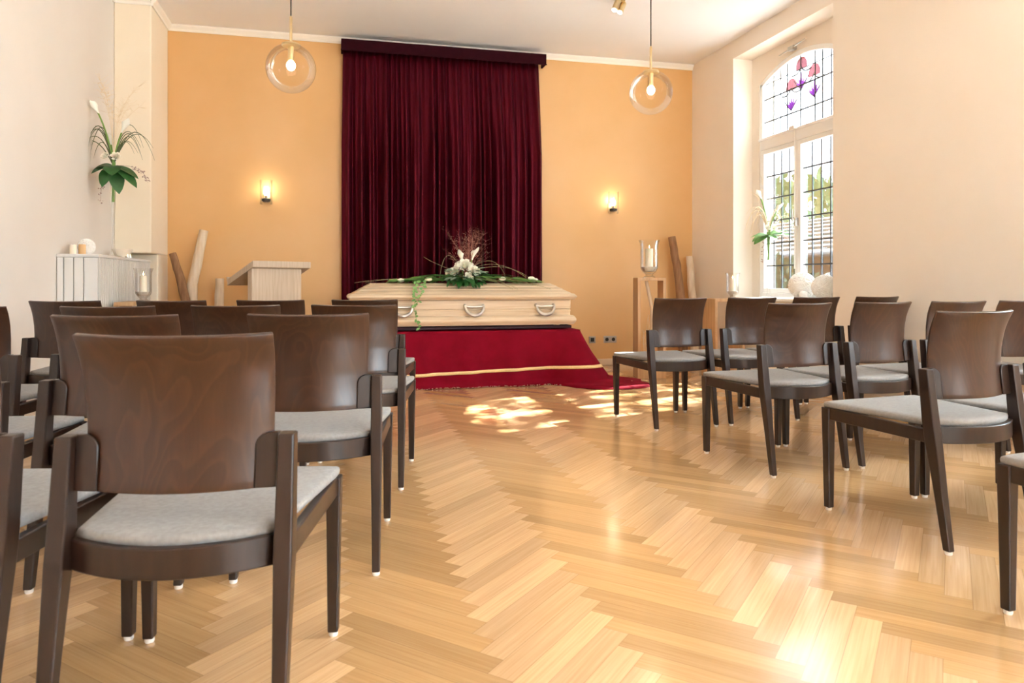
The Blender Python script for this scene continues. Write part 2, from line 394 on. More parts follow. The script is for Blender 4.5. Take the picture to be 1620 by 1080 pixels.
# window wall with niches and arched openings
w = MB()
def niche_wall(w):
    edges = [YF-.3]
    for yc in sorted(WIN_Y): edges += [yc-NH, yc+NH]
    edges += [YB]
    for i in range(0, len(edges), 2): w.box((XR, edges[i], -.1), (X1, edges[i+1], ZC))
    e2 = [YF-.3]
    for yc in sorted(WIN_Y): e2 += [yc-WH, yc+WH]
    e2 += [YB]
    for i in range(0, len(e2), 2): w.box((X1, e2[i], -.1), (X2, e2[i+1], ZC))
    for yc in WIN_Y:
        w.box((XR, yc-NH, Z_NT), (X1, yc+NH, ZC)); w.box((XR, yc-NH, -.1), (X1, yc+NH, Z_SILL-.03))
        w.box((X1, yc-WH, -.1), (X2, yc+WH, Z_SILL-.03))
        n = 20
        for k in range(n):
            ya, yb = yc-WH+2*WH*k/n, yc-WH+2*WH*(k+1)/n
            za, zb = arch_z(ya, yc, WH, Z_SPR, Z_AT), arch_z(yb, yc, WH, Z_SPR, Z_AT)
            w.add([(X1,ya,za),(X1,yb,zb),(X1,yb,ZC),(X1,ya,ZC),(X2,ya,za),(X2,yb,zb),(X2,yb,ZC),(X2,ya,ZC)],
                  [(0,1,2,3),(7,6,5,4),(0,4,5,1),(3,2,6,7)])
niche_wall(w)
struct(w.build('wall_right', 'wall_cream', smooth=False))
# wall behind the camera with a tall opening added for fill light
RW = [(1.5, 3.5)]
w = MB(); xs = [XL-.3]+[q for a in RW for q in a]+[X2]
for i in range(0, len(xs), 2): w.box((xs[i], YF-.3, -.1), (xs[i+1], YF, ZC))
for a, b in RW: w.box((a, YF-.3, -.1), (b, YF, .75)); w.box((a, YF-.3, 3.1), (b, YF, ZC))
struct(w.build('wall_rear', 'wall_cream', smooth=False))

# trims
def crown(name, p0, p1, inward):
    p0, p1, n = V(p0), V(p1), V(inward)
    prof = [(0,0),(.012,0),(.018,.02),(.04,.045),(.045,.06),(0,.06)]
    m = MB().loft([[p+n*a+V((0,0,b-.06)) for a, b in prof] for p in (p0, p1)])
    struct(m.build(name, 'trim', smooth=False))
crown('trim_1', (PX, YB, ZC), (XR, YB, ZC), (0,-1,0))
crown('trim_2', (XL, YF, ZC), (XL, 7.26, ZC), (1,0,0))
crown('trim_3', (XL, 7.26, ZC), (PX, 7.26, ZC), (0,-1,0))
crown('trim_4', (PX, 7.26, ZC), (PX, YB, ZC), (1,0,0))
struct(MB().box((PX, YB-.016, 0), (XR, YB, .075)).build('baseboard_back', 'base', smooth=False, bevel=.006))
struct(MB().box((XR-.016, YF, 0), (XR, YB-.016, .075)).build('baseboard_right', 'base', smooth=False, bevel=.006))
struct(MB().box((XL, YF, 0), (XL+.016, 5.86, .075)).build('baseboard_left', 'base', smooth=False, bevel=.006))

# ------------------------------------------------------------------ windows
def pane_mesh_rect(x, y0, y1, z0, z1): return MB().add([(x,y0,z0),(x,y1,z0),(x,y1,z1),(x,y0,z1)], [(0,1,2,3)])
def window(idx, yc, detailed):
    root = empty('window_%d' % idx, (0,0,0)); struct(root)
    xf = X1+.035; fw, fd = .05, .06
    y0, y1 = yc-WH, yc+WH; zt0, zt1 = 2.36, 2.49
    f = MB()
    f.box((xf-fd/2, y0, Z_SILL), (xf+fd/2, y0+fw, Z_SPR)); f.box((xf-fd/2, y1-fw, Z_SILL), (xf+fd/2, y1, Z_SPR))
    f.box((xf-fd/2, y0+fw, Z_SILL), (xf+fd/2, y1-fw, Z_SILL+.05)); f.box((xf-fd/2-.02, y0+fw, zt0), (xf+fd/2, y1-fw, zt1))
    f.box((xf-fd/2-.03, y0+.02, zt1-.03), (xf-fd/2, y1-.02, zt1))
    n = 20
    for k in range(n):
        ya, yb = y0+2*WH*k/n, y0+2*WH*(k+1)/n
        za, zb = arch_z(ya, yc, WH, Z_SPR, Z_AT), arch_z(yb, yc, WH, Z_SPR, Z_AT)
        f.add([(xf-fd/2,ya,za-fw),(xf-fd/2,yb,zb-fw),(xf-fd/2,yb,zb),(xf-fd/2,ya,za),(xf+fd/2,ya,za-fw),(xf+fd/2,yb,zb-fw),(xf+fd/2,yb,zb),(xf+fd/2,ya,za)],
              [(0,1,2,3),(7,6,5,4),(0,4,5,1)])
    fr = f.build('window_frame', 'frame', root, smooth=False, bevel=.006)
    MB().box((XR-.03, yc-NH, Z_SILL-.03), (xf-fd/2, yc+NH, Z_SILL)).build('window_sill', 'frame', root, smooth=False, bevel=.006)
    lead = MB()
    for a, b in ((y0+fw, yc), (yc, y1-fw)):
        s = MB(); cw = .045; x0, x1 = xf-fd/2-.012, xf+fd/2-.015
        za, zb = Z_SILL+.05, zt0
        s.box((x0, a, za), (x1, a+cw, zb)); s.box((x0, b-cw, za), (x1, b, zb)); s.box((x0, a+cw, za), (x1, b-cw, za+cw)); s.box((x0, a+cw, zb-cw), (x1, b-cw, zb))
        c = s.build('casement', 'frame', root, smooth=False, bevel=.005)
        pane_mesh_rect(xf, a+cw, b-cw, za+cw, zb-cw).build('glass_pane', 'cathedral' if detailed else 'pane', c, smooth=False)
        if detailed:
            l = MB(); ga, gb, gz0, gz1 = a+cw, b-cw, za+cw, zb-cw
            for k in range(1, 4):
                yy = ga+(gb-ga)*k/4; l.box((xf-.009, yy-.007, gz0), (xf-.004, yy+.007, gz1))
            for k in range(1, 6):
                zz = gz0+(gz1-gz0)*k/6; l.box((xf-.009, ga, zz-.007), (xf-.004, gb, zz+.007))
            l.build('lead_came', 'lead', c, smooth=False)
            if b < y1-.1:
                pass
    # fanlight glass
    g = MB(); ia, ib = y0+fw, y1-fw; hw = WH
    pts = [(ia, zt1)]+[(ia+(ib-ia)*k/24, arch_z(ia+(ib-ia)*k/24, yc, WH, Z_SPR, Z_AT)-fw) for k in range(25)]+[(ib, zt1)]
    g.add([(xf, y, z) for y, z in pts], [tuple(range(len(pts)))])
    g.build('fanlight_glass', 'cathedral' if detailed else 'pane', root, smooth=False)
    if detailed:
        l = MB()
        def ztop(y): return arch_z(y, yc, WH, Z_SPR, Z_AT)-fw
        for yy in (yc-.45, yc-.33, yc-.22, yc, yc+.22, yc+.33, yc+.45):
            l.box((xf-.009, yy-.007, zt1), (xf-.004, yy+.007, ztop(yy)))
        for zz in (2.66, 2.90):
            l.box((xf-.009, ia, zz-.007), (xf-.004, ib, zz+.007))
        zz = 3.06
        yy = WH*math.sqrt(max(0, 1-(zz+fw-Z_SPR)/(Z_AT-Z_SPR)))
        l.box((xf-.009, yc-yy, zz-.004), (xf-.004, yc+yy, zz+.004))
        # curling stems of the leaded flowers
        for cy, cz in FLOWERS:
            for sgn in (-1, 1):
                l.tube(bez((xf-.009, cy, cz-.02), (xf-.009, cy+sgn*.05, cz-.10), (xf-.009, cy+sgn*.15, cz-.07), 8), .007, 6)
                l.tube(bez((xf-.009, cy, cz-.24), (xf-.009, cy+sgn*.06, cz-.20), (xf-.009, cy+sgn*.11, cz-.13), 8), .005, 6)
        l.build('lead_came', 'lead', root)
        for cy, cz in FLOWERS:
            cap = MB(); n = 12; r = .09
            pts = [(cy+r*math.cos(a), cz-.02+r*1.1*math.sin(a)) for a in (rad(-12)+rad(204)*k/n for k in range(n+1))]
            for lo, hi in ((0, n//2-1), (n//2-1, n//2+1), (n//2+1, n)):
                q = pts[lo:hi+1]
                ring = [(cy, cz-.045)]+q
                ctr = (sum(a for a, _ in ring)/len(ring), sum(b for _, b in ring)/len(ring))
                ring = [(ctr[0]+(a-ctr[0])*.95, ctr[1]+(b-ctr[1])*.95) for a, b in ring]
                m = len(ring)
                cap.add([(xf-.008, a, b) for a, b in ring]+[(xf-.004, a, b) for a, b in ring],
                        [tuple(range(m)), tuple(reversed(range(m, 2*m)))]+[(i, i+m, (i+1) % m+m, (i+1) % m) for i in range(m)])
            fl = cap.build('leaded_flower', 'pink', root, smooth=False); fl['label'] = 'pink fan-shaped stained glass flower'
            cal = MB()
            for dx, top in ((0, -.07), (-.035, -.11), (.035, -.11), (-.075, -.145), (.075, -.145)):
                q = [(cy, cz-.25), (cy+dx*.7-.014, cz-.18), (cy+dx*1.1, cz+top), (cy+dx*.7+.014, cz-.18)]
                cal.add([(xf-.008, a, b) for a, b in q]+[(xf-.004, a, b) for a, b in q], [(0,1,2,3),(7,6,5,4),(0,4,5,1),(1,5,6,2),(2,6,7,3),(3,7,4,0)])
            fl = cal.build('leaded_calyx', 'purple', root, smooth=False); fl['label'] = 'violet stained glass calyx'
        h = MB().box((xf-.075, yc-.012, 1.52), (xf-.042, yc+.012, 1.60)); h.tube([(xf-.08, yc, 1.57), (xf-.10, yc, 1.57), (xf-.105, yc, 1.68)], .008, 8)
        h.build('window_handle', 'steel', root)
        k = MB().box((xf-.10, yc-.02, zt1-.02), (xf-.055, yc+.06, zt1+.012)).tube([(xf-.07, yc+.01, zt1), (xf-.07, yc+.01, 1.1)], .006, 6)
        k.build('latch_rod', 'white', root)
        k = MB().box((X1-.05, yc+.02, Z_AT+.015), (X1, yc+.10, Z_AT+.055)).tube([(X1-.035, yc-.16, Z_AT+.06), (X1-.035, yc+.26, Z_AT+.02)], .007, 6)
        k.build('opener_bracket', 'steel', root)
    return root
FLOWERS = [(6.36, 2.93), (6.20, 3.10), (6.005, 2.98)]
for i, yc in enumerate(WIN_Y): window(i+1, yc, i == 0)
for i, (a, b) in enumerate(RW):
    root = struct(empty('window_%d' % (i+4)))  # unseen rear window, added to let in fill light
    f = MB(); y = YF-.15
    f.box((a, y-.03, .75), (a+.06, y+.03, 3.1)).box((b-.06, y-.03, .75), (b, y+.03, 3.1)).box((a+.06, y-.03, .75), (b-.06, y+.03, .81)).box((a+.06, y-.03, 3.04), (b-.06, y+.03, 3.1)).box(((a+b)/2-.04, y-.03, .81), ((a+b)/2+.04, y+.03, 3.04))
    f.build('window_frame', 'frame', root, smooth=False)
    MB().box((a+.06, y-.003, .81), (b-.06, y+.003, 3.04)).build('glass_pane', 'pane', root, smooth=False)
# sky portals in the openings: they only guide the sampling of the sky
def portal(loc, sx, sy, dirv):
    l = bpy.data.lights.new('sky_portal', 'AREA'); l.shape = 'RECTANGLE'; l.size = sx; l.size_y = sy
    l.cycles.is_portal = True
    o = bpy.data.objects.new('sky_portal', l); C.objects.link(o); o.location = loc
    o.rotation_euler = V(dirv).to_track_quat('-Z', 'Z').to_euler()
for yc in WIN_Y: portal((X2+.02, yc, (Z_SILL+Z_AT)/2), 2*WH, Z_AT-Z_SILL, (-1,0,0))
for a, b in RW: portal(((a+b)/2, YF-.32, 1.925), b-a, 2.35, (0,1,0))

# ------------------------------------------------------------------ curtain and pelmet
def curtain():
    x0, x1 = .075, 2.26; zt = 3.485; nx, nz = 420, 26
    rr = random.Random(11)
    ph = [rr.uniform(0, 6.28) for _ in range(8)]
    def fn(u, v):
        z = zt*(1-v) + .015*v
        sp = min(1, v*3.2); spread = .012*sp
        x = x0-spread*1.2 + (x1-x0+spread*2.6 - (.03*(1-sp)))*u
        warp = u + .0100*math.sin(2*math.pi*2.3*u+ph[0]) + .006*math.sin(2*math.pi*5.1*u+ph[1]) + .004*math.sin(2*math.pi*1.7*u+3*v+ph[6])*v
        a = 2*math.pi*17*warp+ph[2]
        big = .5+.5*(math.sin(a)-.40*math.sin(2*a)+.16*math.sin(3*a))/1.22
        mid = (.5+.5*math.sin(2*math.pi*29.5*warp+ph[5]))**3
        small = math.sin(2*math.pi*34*warp+ph[3])
        k = min(1, v*1.9+.08); k2 = .5*(1-math.cos(math.pi*k))
        loc = .78+.22*math.sin(2*math.pi*3.7*u+ph[7])+.12*math.sin(2*math.pi*8.3*u+ph[4])
        off = .010*(1-k2)*small + k2*loc*(.130*big+.022*mid)
        return V((x, 7.895-.02*(1-k2)-off, z))
    m = MB().grid(fn, nx, nz)
    return m.build('curtain', 'velvet', solid=.006, angle=80)
tag(curtain(), 'tall burgundy velvet curtain in deep folds behind the coffin', 'curtain')
MBp = MB().box((.055, 7.73, 3.395), (2.285, 7.755, 3.512)).box((.055, 7.755, 3.395), (.075, YB-.05, 3.512)).box((2.265, 7.755, 3.395), (2.285, YB-.05, 3.512)).box((.075, 7.755, 3.495), (2.265, YB-.05, 3.512))
MBp.box((.05, 7.726, 3.388), (2.29, 7.732, 3.402))
tag(MBp.build('pelmet', 'pelmet', smooth=False, bevel=.003), 'dark wine-red box pelmet across the top of the curtain', 'pelmet')

# ------------------------------------------------------------------ bier, cloth, coffin
bier = empty('bier', (1.22, 7.0, 0)); tag(bier, 'low dark bier carrying the coffin, hidden under the crimson cloth', 'bier')
MB().box((-1.02, -.26, .52), (1.03, .26, .548)).box((-1.0, -.25, .42), (1.0, .25, .485)).build('platform', 'bierdark', bier, smooth=False, bevel=.006)
for sx in (-.9, .9):
    for sy in (-.2, .2): MB().box((sx-.03, sy-.03, 0), (sx+.03, sy+.03, .42)).build('leg', 'bierdark', bier, smooth=False)

def pall():
    root = empty('bier_cloth', (0,0,0)); tag(root, 'crimson velvet cloth draped over the bier with a gold stripe above the hem', 'cloth')
    xa, xb, ya, yb, zt = .12, 2.285, 6.66, 7.34, .503
    # perimeter path with outward normals, counter: left-back -> left-front -> right-front -> right-back
    path = []
    def seg(p, q, n, k):
        for i in range(k): t = i/k; path.append((V(p).lerp(V(q), t), V(n)))
    seg((xa, yb), (xa, ya), (-1, 0), 14)
    seg((xa, ya), (xb, ya), (0, -1), 70)
    seg((xb, ya), (xb, yb), (1, 0), 22)
    path.append((V((xb, yb)), V((1, 0))))
    N = len(path)
    # smooth normals near the corners
    nn = []
    for i in range(N):
        s = V((0, 0))
        for j in range(-4, 5):
            if 0 <= i+j < N: s += path[i+j][1]
        nn.append(s.normalized())
    rows = 26
    def pt(i, v):
        p, _ = path[i]; n = nn[i]; u = i/(N-1)
        corner = math.exp(-((i-84)/5.0)**2); cornerl = math.exp(-((i-14)/5.0)**2)
        side = 1 if i > 84 else 0
        out = .02+.10*v + .22*corner*v**1.15 + .12*cornerl*v + (.17*v if i > 86 else 0)*min(1, (i-84)/4)
        fold = .018*v*math.sin(i*.42)+.012*v*math.sin(i*.9+1.2)
        q = p+n*(out+fold)
        z = zt*(1-v)+.004
        if v > .93: q = q + n*(.05+.35*corner)*(v-.93)/.07
        return V((q.x, q.y, max(.004, z)))
    m = MB().grid(lambda a, b: pt(int(round(a*(N-1))), b), N-1, rows)
    # top with a soft edge
    m.grid(lambda a, b: V((xa-.02+(xb-xa+.04)*a, ya-.02+(yb-ya+.04)*b, zt+.004)), 8, 4)
    m.build('cloth', 'redcloth', root, solid=.004, angle=60)
    # gold braid following the cloth, a little proud of it
    def vz(i):
        u = max(0, min(1, (i-14)/70)); z = .098+.064*u
        if i > 84: z -= .045*min(1, (i-84)/6)
        return z
    g = MB(); vs = []; fs = []
    for i in range(N):
        n3 = V((nn[i].x, nn[i].y, .25)).normalized()*.006
        for dz in (-.014, .014):
            v = 1-(vz(i)+dz)/zt; vs.append(pt(i, v)+n3)
    for i in range(N-1): fs.append((2*i, 2*i+1, 2*i+3, 2*i+2))
    g.add(vs, fs); g.build('gold_stripe', 'gold', root, solid=.003, angle=60)
    # pale fringe along part of the front hem
    rr = random.Random(5); fr = MB()
    for k in range(260):
        i = 14+int(rr.random()**1.3*62); p = pt(i, 1.0); p2 = pt(min(N-1, i+1), 1.0); b = p.lerp(p2, rr.random())
        a = b+V((0, -.004, .003)); fr.tube([a, a+V((rr.uniform(-.01, .01), -rr.uniform(.012, .03), rr.uniform(0, .012)))], .0014, 4)
    o = fr.build('hem_fringe', 'fringe', root); o['kind'] = 'stuff'
    # corner tail lying on the floor
    t = MB().grid(lambda a, b: V((2.60+.24*a, 6.46-.02*a+(.10-.055*a)*(b-.5)*2, .006+.010*math.sin(a*6+b*3)**2+.028*(1-a)*(1-abs(2*b-1)))), 12, 6)
    t.build('corner_tail', 'redcloth', root, solid=.003, angle=60)
    MB().grid(lambda a, b: V((2.68+.05*a+.05*b, 6.44+.085*(b-.5), .020)), 3, 4).build('gold_corner_stripe', 'gold', root, solid=.002)
pall()

CX0, CX1, CY0, CY1 = .116, 2.272, 6.68, 7.33
coffin = empty('coffin', ((CX0+CX1)/2, (CY0+CY1)/2, .548)); tag(coffin, 'pale oak coffin with moulded sides and metal bow handles', 'coffin')
def coffin_ring(d, z):
    hx, hy = (CX1-CX0)/2-d, (CY1-CY0)/2-d; r = .02; pts = []
    for cx, cy, a0 in ((hx-r, hy-r, 0), (-hx+r, hy-r, 90), (-hx+r, -hy+r, 180), (hx-r, -hy+r, 270)):
        for k in range(4):
            a = rad(a0+30*k); pts.append(V((cx+r*math.cos(a), cy+r*math.sin(a), z-.548)))
    return pts
def bulge(z0, z1, d0, out, n=6): return [(d0-out*math.sin(math.pi*k/n), z0+(z1-z0)*k/n) for k in range(n+1)]
prof = [(.012, .56)]+bulge(.562, .645, .012, .022)+[(.040, .650), (.036, .700), (.044, .705), (.044, .711), (.036, .716), (.036, .795), (.05, .798)]
MB().loft([coffin_ring(d, z) for d, z in prof]).build('body', 'coffin', coffin, angle=50)
prof = [(.045, .799), (.01, .801)]+bulge(.803, .857, .010, .024)+[(.03, .861), (.034, .866), (.085, .892), (.088, .892), (.092, .900), (.135, .922), (.139, .922), (.142, .930), (.185, .950), (.195, .958), (.205, .960)]
MB().loft([coffin_ring(d, z) for d, z in prof]).build('lid', 'coffin', coffin, angle=28)
for x in (-.92, .92):
    for y in (-.2, .2): MB().lathe([(.03, 0), (.034, .006), (.03, .02)], (x, y, .0), 14).build('foot', 'coffin', coffin)
def coffin_handle(x, side):
    yb = side*((CY1-CY0)/2-.036)
    h = empty('bow_handle', (x, yb, .712-.548), 0 if side < 0 else math.pi, coffin); h['label'] = 'pewter bow handle'
    m = MB(); pts = []
    for k in range(15):
        a = math.pi*k/14; pts.append((-.088*math.cos(a), -.028-.030*math.sin(a), .03-.085*math.sin(a)))
    m.tube(pts, [.0125+.005*math.sin(math.pi*k/14) for k in range(15)], 10); m.build('bow', 'pewter', h)
    m = MB().tube([(-.088, -.028, .03), (-.05, -.026, .024), (.05, -.026, .024), (.088, -.028, .03)], .009, 10); m.build('rail', 'pewter', h)
    m = MB()
    for s in (-1, 1): MB().tube([(s*.088, .0, .036), (s*.088, -.034, .032)], [.015, .012], 12).build('mount', 'pewter', h)
for x in (.60, 1.27, 1.965):
    for s in (-1, 1): coffin_handle(x-(CX0+CX1)/2, s)

# flowers -----------------------------------------------------------
def rose_mesh(m, c, r, axis):
    q = V((0,0,1)).rotation_difference(V(axis).normalized()).to_matrix()
    c = V(c); rr = random.Random(int(c.x*1000+c.z*77))
    for ring, (n, rad_, h, op) in enumerate(((3, .30, .55, .05), (4, .52, .55, .25), (5, .75, .48, .55), (6, 1.0, .36, .95))):
        for k in range(n):
            a0 = 2*math.pi*(k/n)+ring*.7+rr.uniform(-.2, .2); wd = 2*math.pi/n*.75
            def fn(u, v):
                a = a0+(u-.5)*2*wd*(.55+.45*math.sin(math.pi*min(1, v*.9+.1)))*.6
                rr_ = r*rad_*(.35+.65*v**.7) + r*op*.35*max(0, v-.55)
                z = r*(-.45+(h+.45)*v*1.0) - r*op*.5*max(0, v-.6)
                return c+q @ V((rr_*math.cos(a), rr_*math.sin(a), z))
            m.grid(fn, 5, 5)
def calla_parts(parent, base, d, L, side):
    """one calla: white spathe, yellow spadix, own stem"""
    base = V(base); d = V(d).normalized(); sx = V(side).normalized(); sx = (sx-d*sx.dot(d)).normalized(); sy = d.cross(sx)
    m = MB(); n = 20
    rings = []
    for j in range(9):
        t = j/8; r = L*(.055+.20*t**1.7)
        ring = []
        for k in range(n):
            a = 2*math.pi*k/n; tip = (max(0, math.cos(a)))**3*t*t*.40
            low = (max(0, -math.cos(a)))**1.5*t*.30
            ring.append(base+d*L*(t*.72+tip-low)+(sx*math.cos(a)*(r+L*.05*tip)+sy*math.sin(a)*r))
        rings.append(ring)
    m.loft(rings, cap=False)
    o = m.build('calla_bloom', 'calla', parent, angle=70)
    MB().tube([base+d*L*.1, base+d*L*.45], [L*.035, L*.03], 8).build('spadix', 'spadix', o)
    return o

def coffin_spray():
    o0 = V((1.217, 6.95, .962)); root = empty('coffin_flower_spray', o0)
    tag(root, 'coffin spray of white roses, callas, red grasses and ivy on the coffin lid', 'flowers')
    rr = random.Random(21)
    roses = [((0, -.05, .165), .068, (0, -.8, .5)), ((-.10, -.05, .115), .046, (-.6, -.8, .3)), ((.075, -.08, .12), .05, (.3, -.9, .35)), ((.115, -.06, .115), .042, (.6, -.7, .35)),
             ((-.155, -.02, .095), .036, (-.8, -.6, .2)), ((.02, -.11, .055), .045, (.1, -1, .2)), ((.06, -.02, .17), .045, (.4, -.5, .7)), ((-.055, -.02, .18), .04, (-.4, -.5, .7))]
    for c, r, ax in roses:
        m = MB(); rose_mesh(m, c, r, ax); m.build('rose', 'rose', root, angle=80)
    calla_parts(root, (-.02, -.01, .20), (-.22, -.1, 1), .12, (-.5, -1, 0)); calla_parts(root, (.075, -.01, .225), (.32, -.1, 1), .125, (.8, -1, 0))
    m = MB().tube([(-.01, 0, .03), (-.02, -.01, .21)], .006, 6).tube([(.03, 0, .03), (.075, -.01, .235)], .006, 6); m.build('stem', 'stem', root)
    m = MB()
    for k in range(34):
        a = rr.uniform(0, 6.28); r = rr.uniform(.04, .15)
        b = (r*math.cos(a), r*math.sin(a)*.6-.02, rr.uniform(.02, .09)); d = V((math.cos(a), math.sin(a)*.7-.3, rr.uniform(-.1, .5)))
        m.leaf(b, d, (0, -.3, 1), rr.uniform(.08, .15), rr.uniform(.03, .055), .3)
    for k in range(22):
        x = rr.uniform(-.15, .15)
        m.leaf((x, rr.uniform(-.10, -.05), rr.uniform(.01, .06)), (x*2+rr.uniform(-.3, .3), -.8, rr.uniform(-.35, .15)), (0, -.5, 1), rr.uniform(.08, .15), rr.uniform(.035, .06), .45)
    m.build('dark_foliage', 'leaf', root, angle=80)
    m = MB()
    for k in range(36):
        a = rr.uniform(0, 6.28); r = rr.uniform(.05, .15)
        b = (r*math.cos(a), r*math.sin(a)*.6-.06, rr.uniform(.03, .13)); d = V((math.cos(a), math.sin(a)*.6-.4, rr.uniform(-.2, .5)))
        m.leaf(b, d, (0, -.4, 1), rr.uniform(.07, .12), rr.uniform(.024, .04), .2)
    m.build('silver_foliage', 'leaf3', root, angle=80)
    # long leaves along the ridge of the lid
    m = MB()
    for s, n, ext in ((-1, 90, .56), (1, 90, .60)):
        for k in range(n):
            t = (k/n)**.8; x = s*(.08+ext*t)
            d = V((s*1, rr.uniform(-.7, .3), rr.uniform(.0, .45)*(1-t*.6)))
            m.leaf((x, rr.uniform(-.10, .06), .012+rr.uniform(0, .06)*(1-t*.7)), d, (0, -.3, 1), rr.uniform(.07, .16), rr.uniform(.018, .04), .25)
    m.build('ridge_foliage', 'leaf2', root, angle=80)
    m = MB()
    for s in (-1, 1):
        for k in range(9):
            y = rr.uniform(-.12, .05)
            m.blade(bez((s*.06, y*.4, .04), (s*rr.uniform(.2, .35), y, rr.uniform(.06, .14)), (s*rr.uniform(.4, .72), y-.05, .012), 12), .014, (0, 1, .3))
    m.build('lily_grass', 'leaf', root, angle=80)
    for x, y, z in ((.66, -.07, .045), (.70, -.05, .03), (-.62, -.08, .025), (.36, -.1, .04), (-.36, -.1, .035)):
        mm = MB(); calla = mm.ball((x, y, z), .024, 10, 8, (1.5, 1, .8)); mm.build('rose_bud', 'rose', root)
    # red millet haze
    m = MB()
    for k in range(36):
        a = rr.uniform(-.75, 1.0); h = rr.uniform(.26, .60)*(1-.22*abs(a)); b = V((rr.uniform(-.05, .06), rr.uniform(-.02, .05), .06))
        top = V((.25*a+rr.uniform(-.03, .06), rr.uniform(-.06, .14), h)); pts = bez(b, (b.x+.05*a, b.y, h*.6), top, 8)
        m.tube(pts, .0008, 4)
        for q in range(16):
            p = V(pts[rr.randint(4, 8)]); m.tube([p, p+V((rr.uniform(-.05, .05), rr.uniform(-.03, .03), rr.uniform(.0, .04)))], .0007, 3)
            if q % 2 == 0: m.ball(p+V((rr.uniform(-.05, .05), rr.uniform(-.03, .03), rr.uniform(0, .05))), .0028, 5, 4)
    o = m.build('millet_grass', 'grassred', root, angle=80)
    m = MB()
    for x1, z1, x2, z2 in ((-.20, .40, -.25, .02), (.30, .30, .42, .02), (.26, .22, .62, .05), (.40, .20, .74, -.02), (-.34, .12, -.40, .25)):
        m.tube(bez((0, 0, .08), (x1, -.03, z1+.08), (x2, -.05, z2), 16), .0022, 5)
    for x0, x1 in ((.28, .42), (.33, .47), (.5, .8)):
        m.tube(bez((x0-.2, -.1, .05), (x0, -.2, .03), (x1, -.29, -.06), 10), .0022, 5)
    for x1 in (-.95, -.85): m.tube(bez((-.3, -.05, .03), (-.7, -.1, .06), (x1-.1, -.14, .0), 12), .002, 5)
    m.build('bear_grass', 'grassbrown', root)
    # ivy trailing over the lid and down the front side
    iv = empty('ivy_vine', (0,0,0), 0, root); iv['label'] = 'ivy tendril trailing down the front of the coffin'
    st = MB(); lv = MB()
    for pts in ([(-.46, -.10, .02), (-.49, -.16, .0), (-.50, -.24, -.045), (-.515, -.30, -.09), (-.51, -.345, -.14), (-.525, -.33, -.21), (-.51, -.345, -.30), (-.50, -.36, -.36), (-.47, -.365, -.42)],
                [(-.38, -.12, .02), (-.42, -.20, -.02), (-.45, -.29, -.085), (-.47, -.345, -.13), (-.50, -.335, -.2)]):
        st.tube(pts, .002, 5)
        for i in range(len(pts)-1):
            for t in (.1, .5, .8):
                p = V(pts[i]).lerp(V(pts[i+1]), t)
                lv.leaf(p+V((0, -.004, 0)), (rr.uniform(-1, 1), -.25, rr.uniform(-.8, .3)), (0, -1, .35), rr.uniform(.02, .042), rr.uniform(.018, .032), .1, 4)
    st.build('tendril', 'stem', iv); lv.build('ivy_leaves', 'leaf2', iv, angle=80)
coffin_spray()

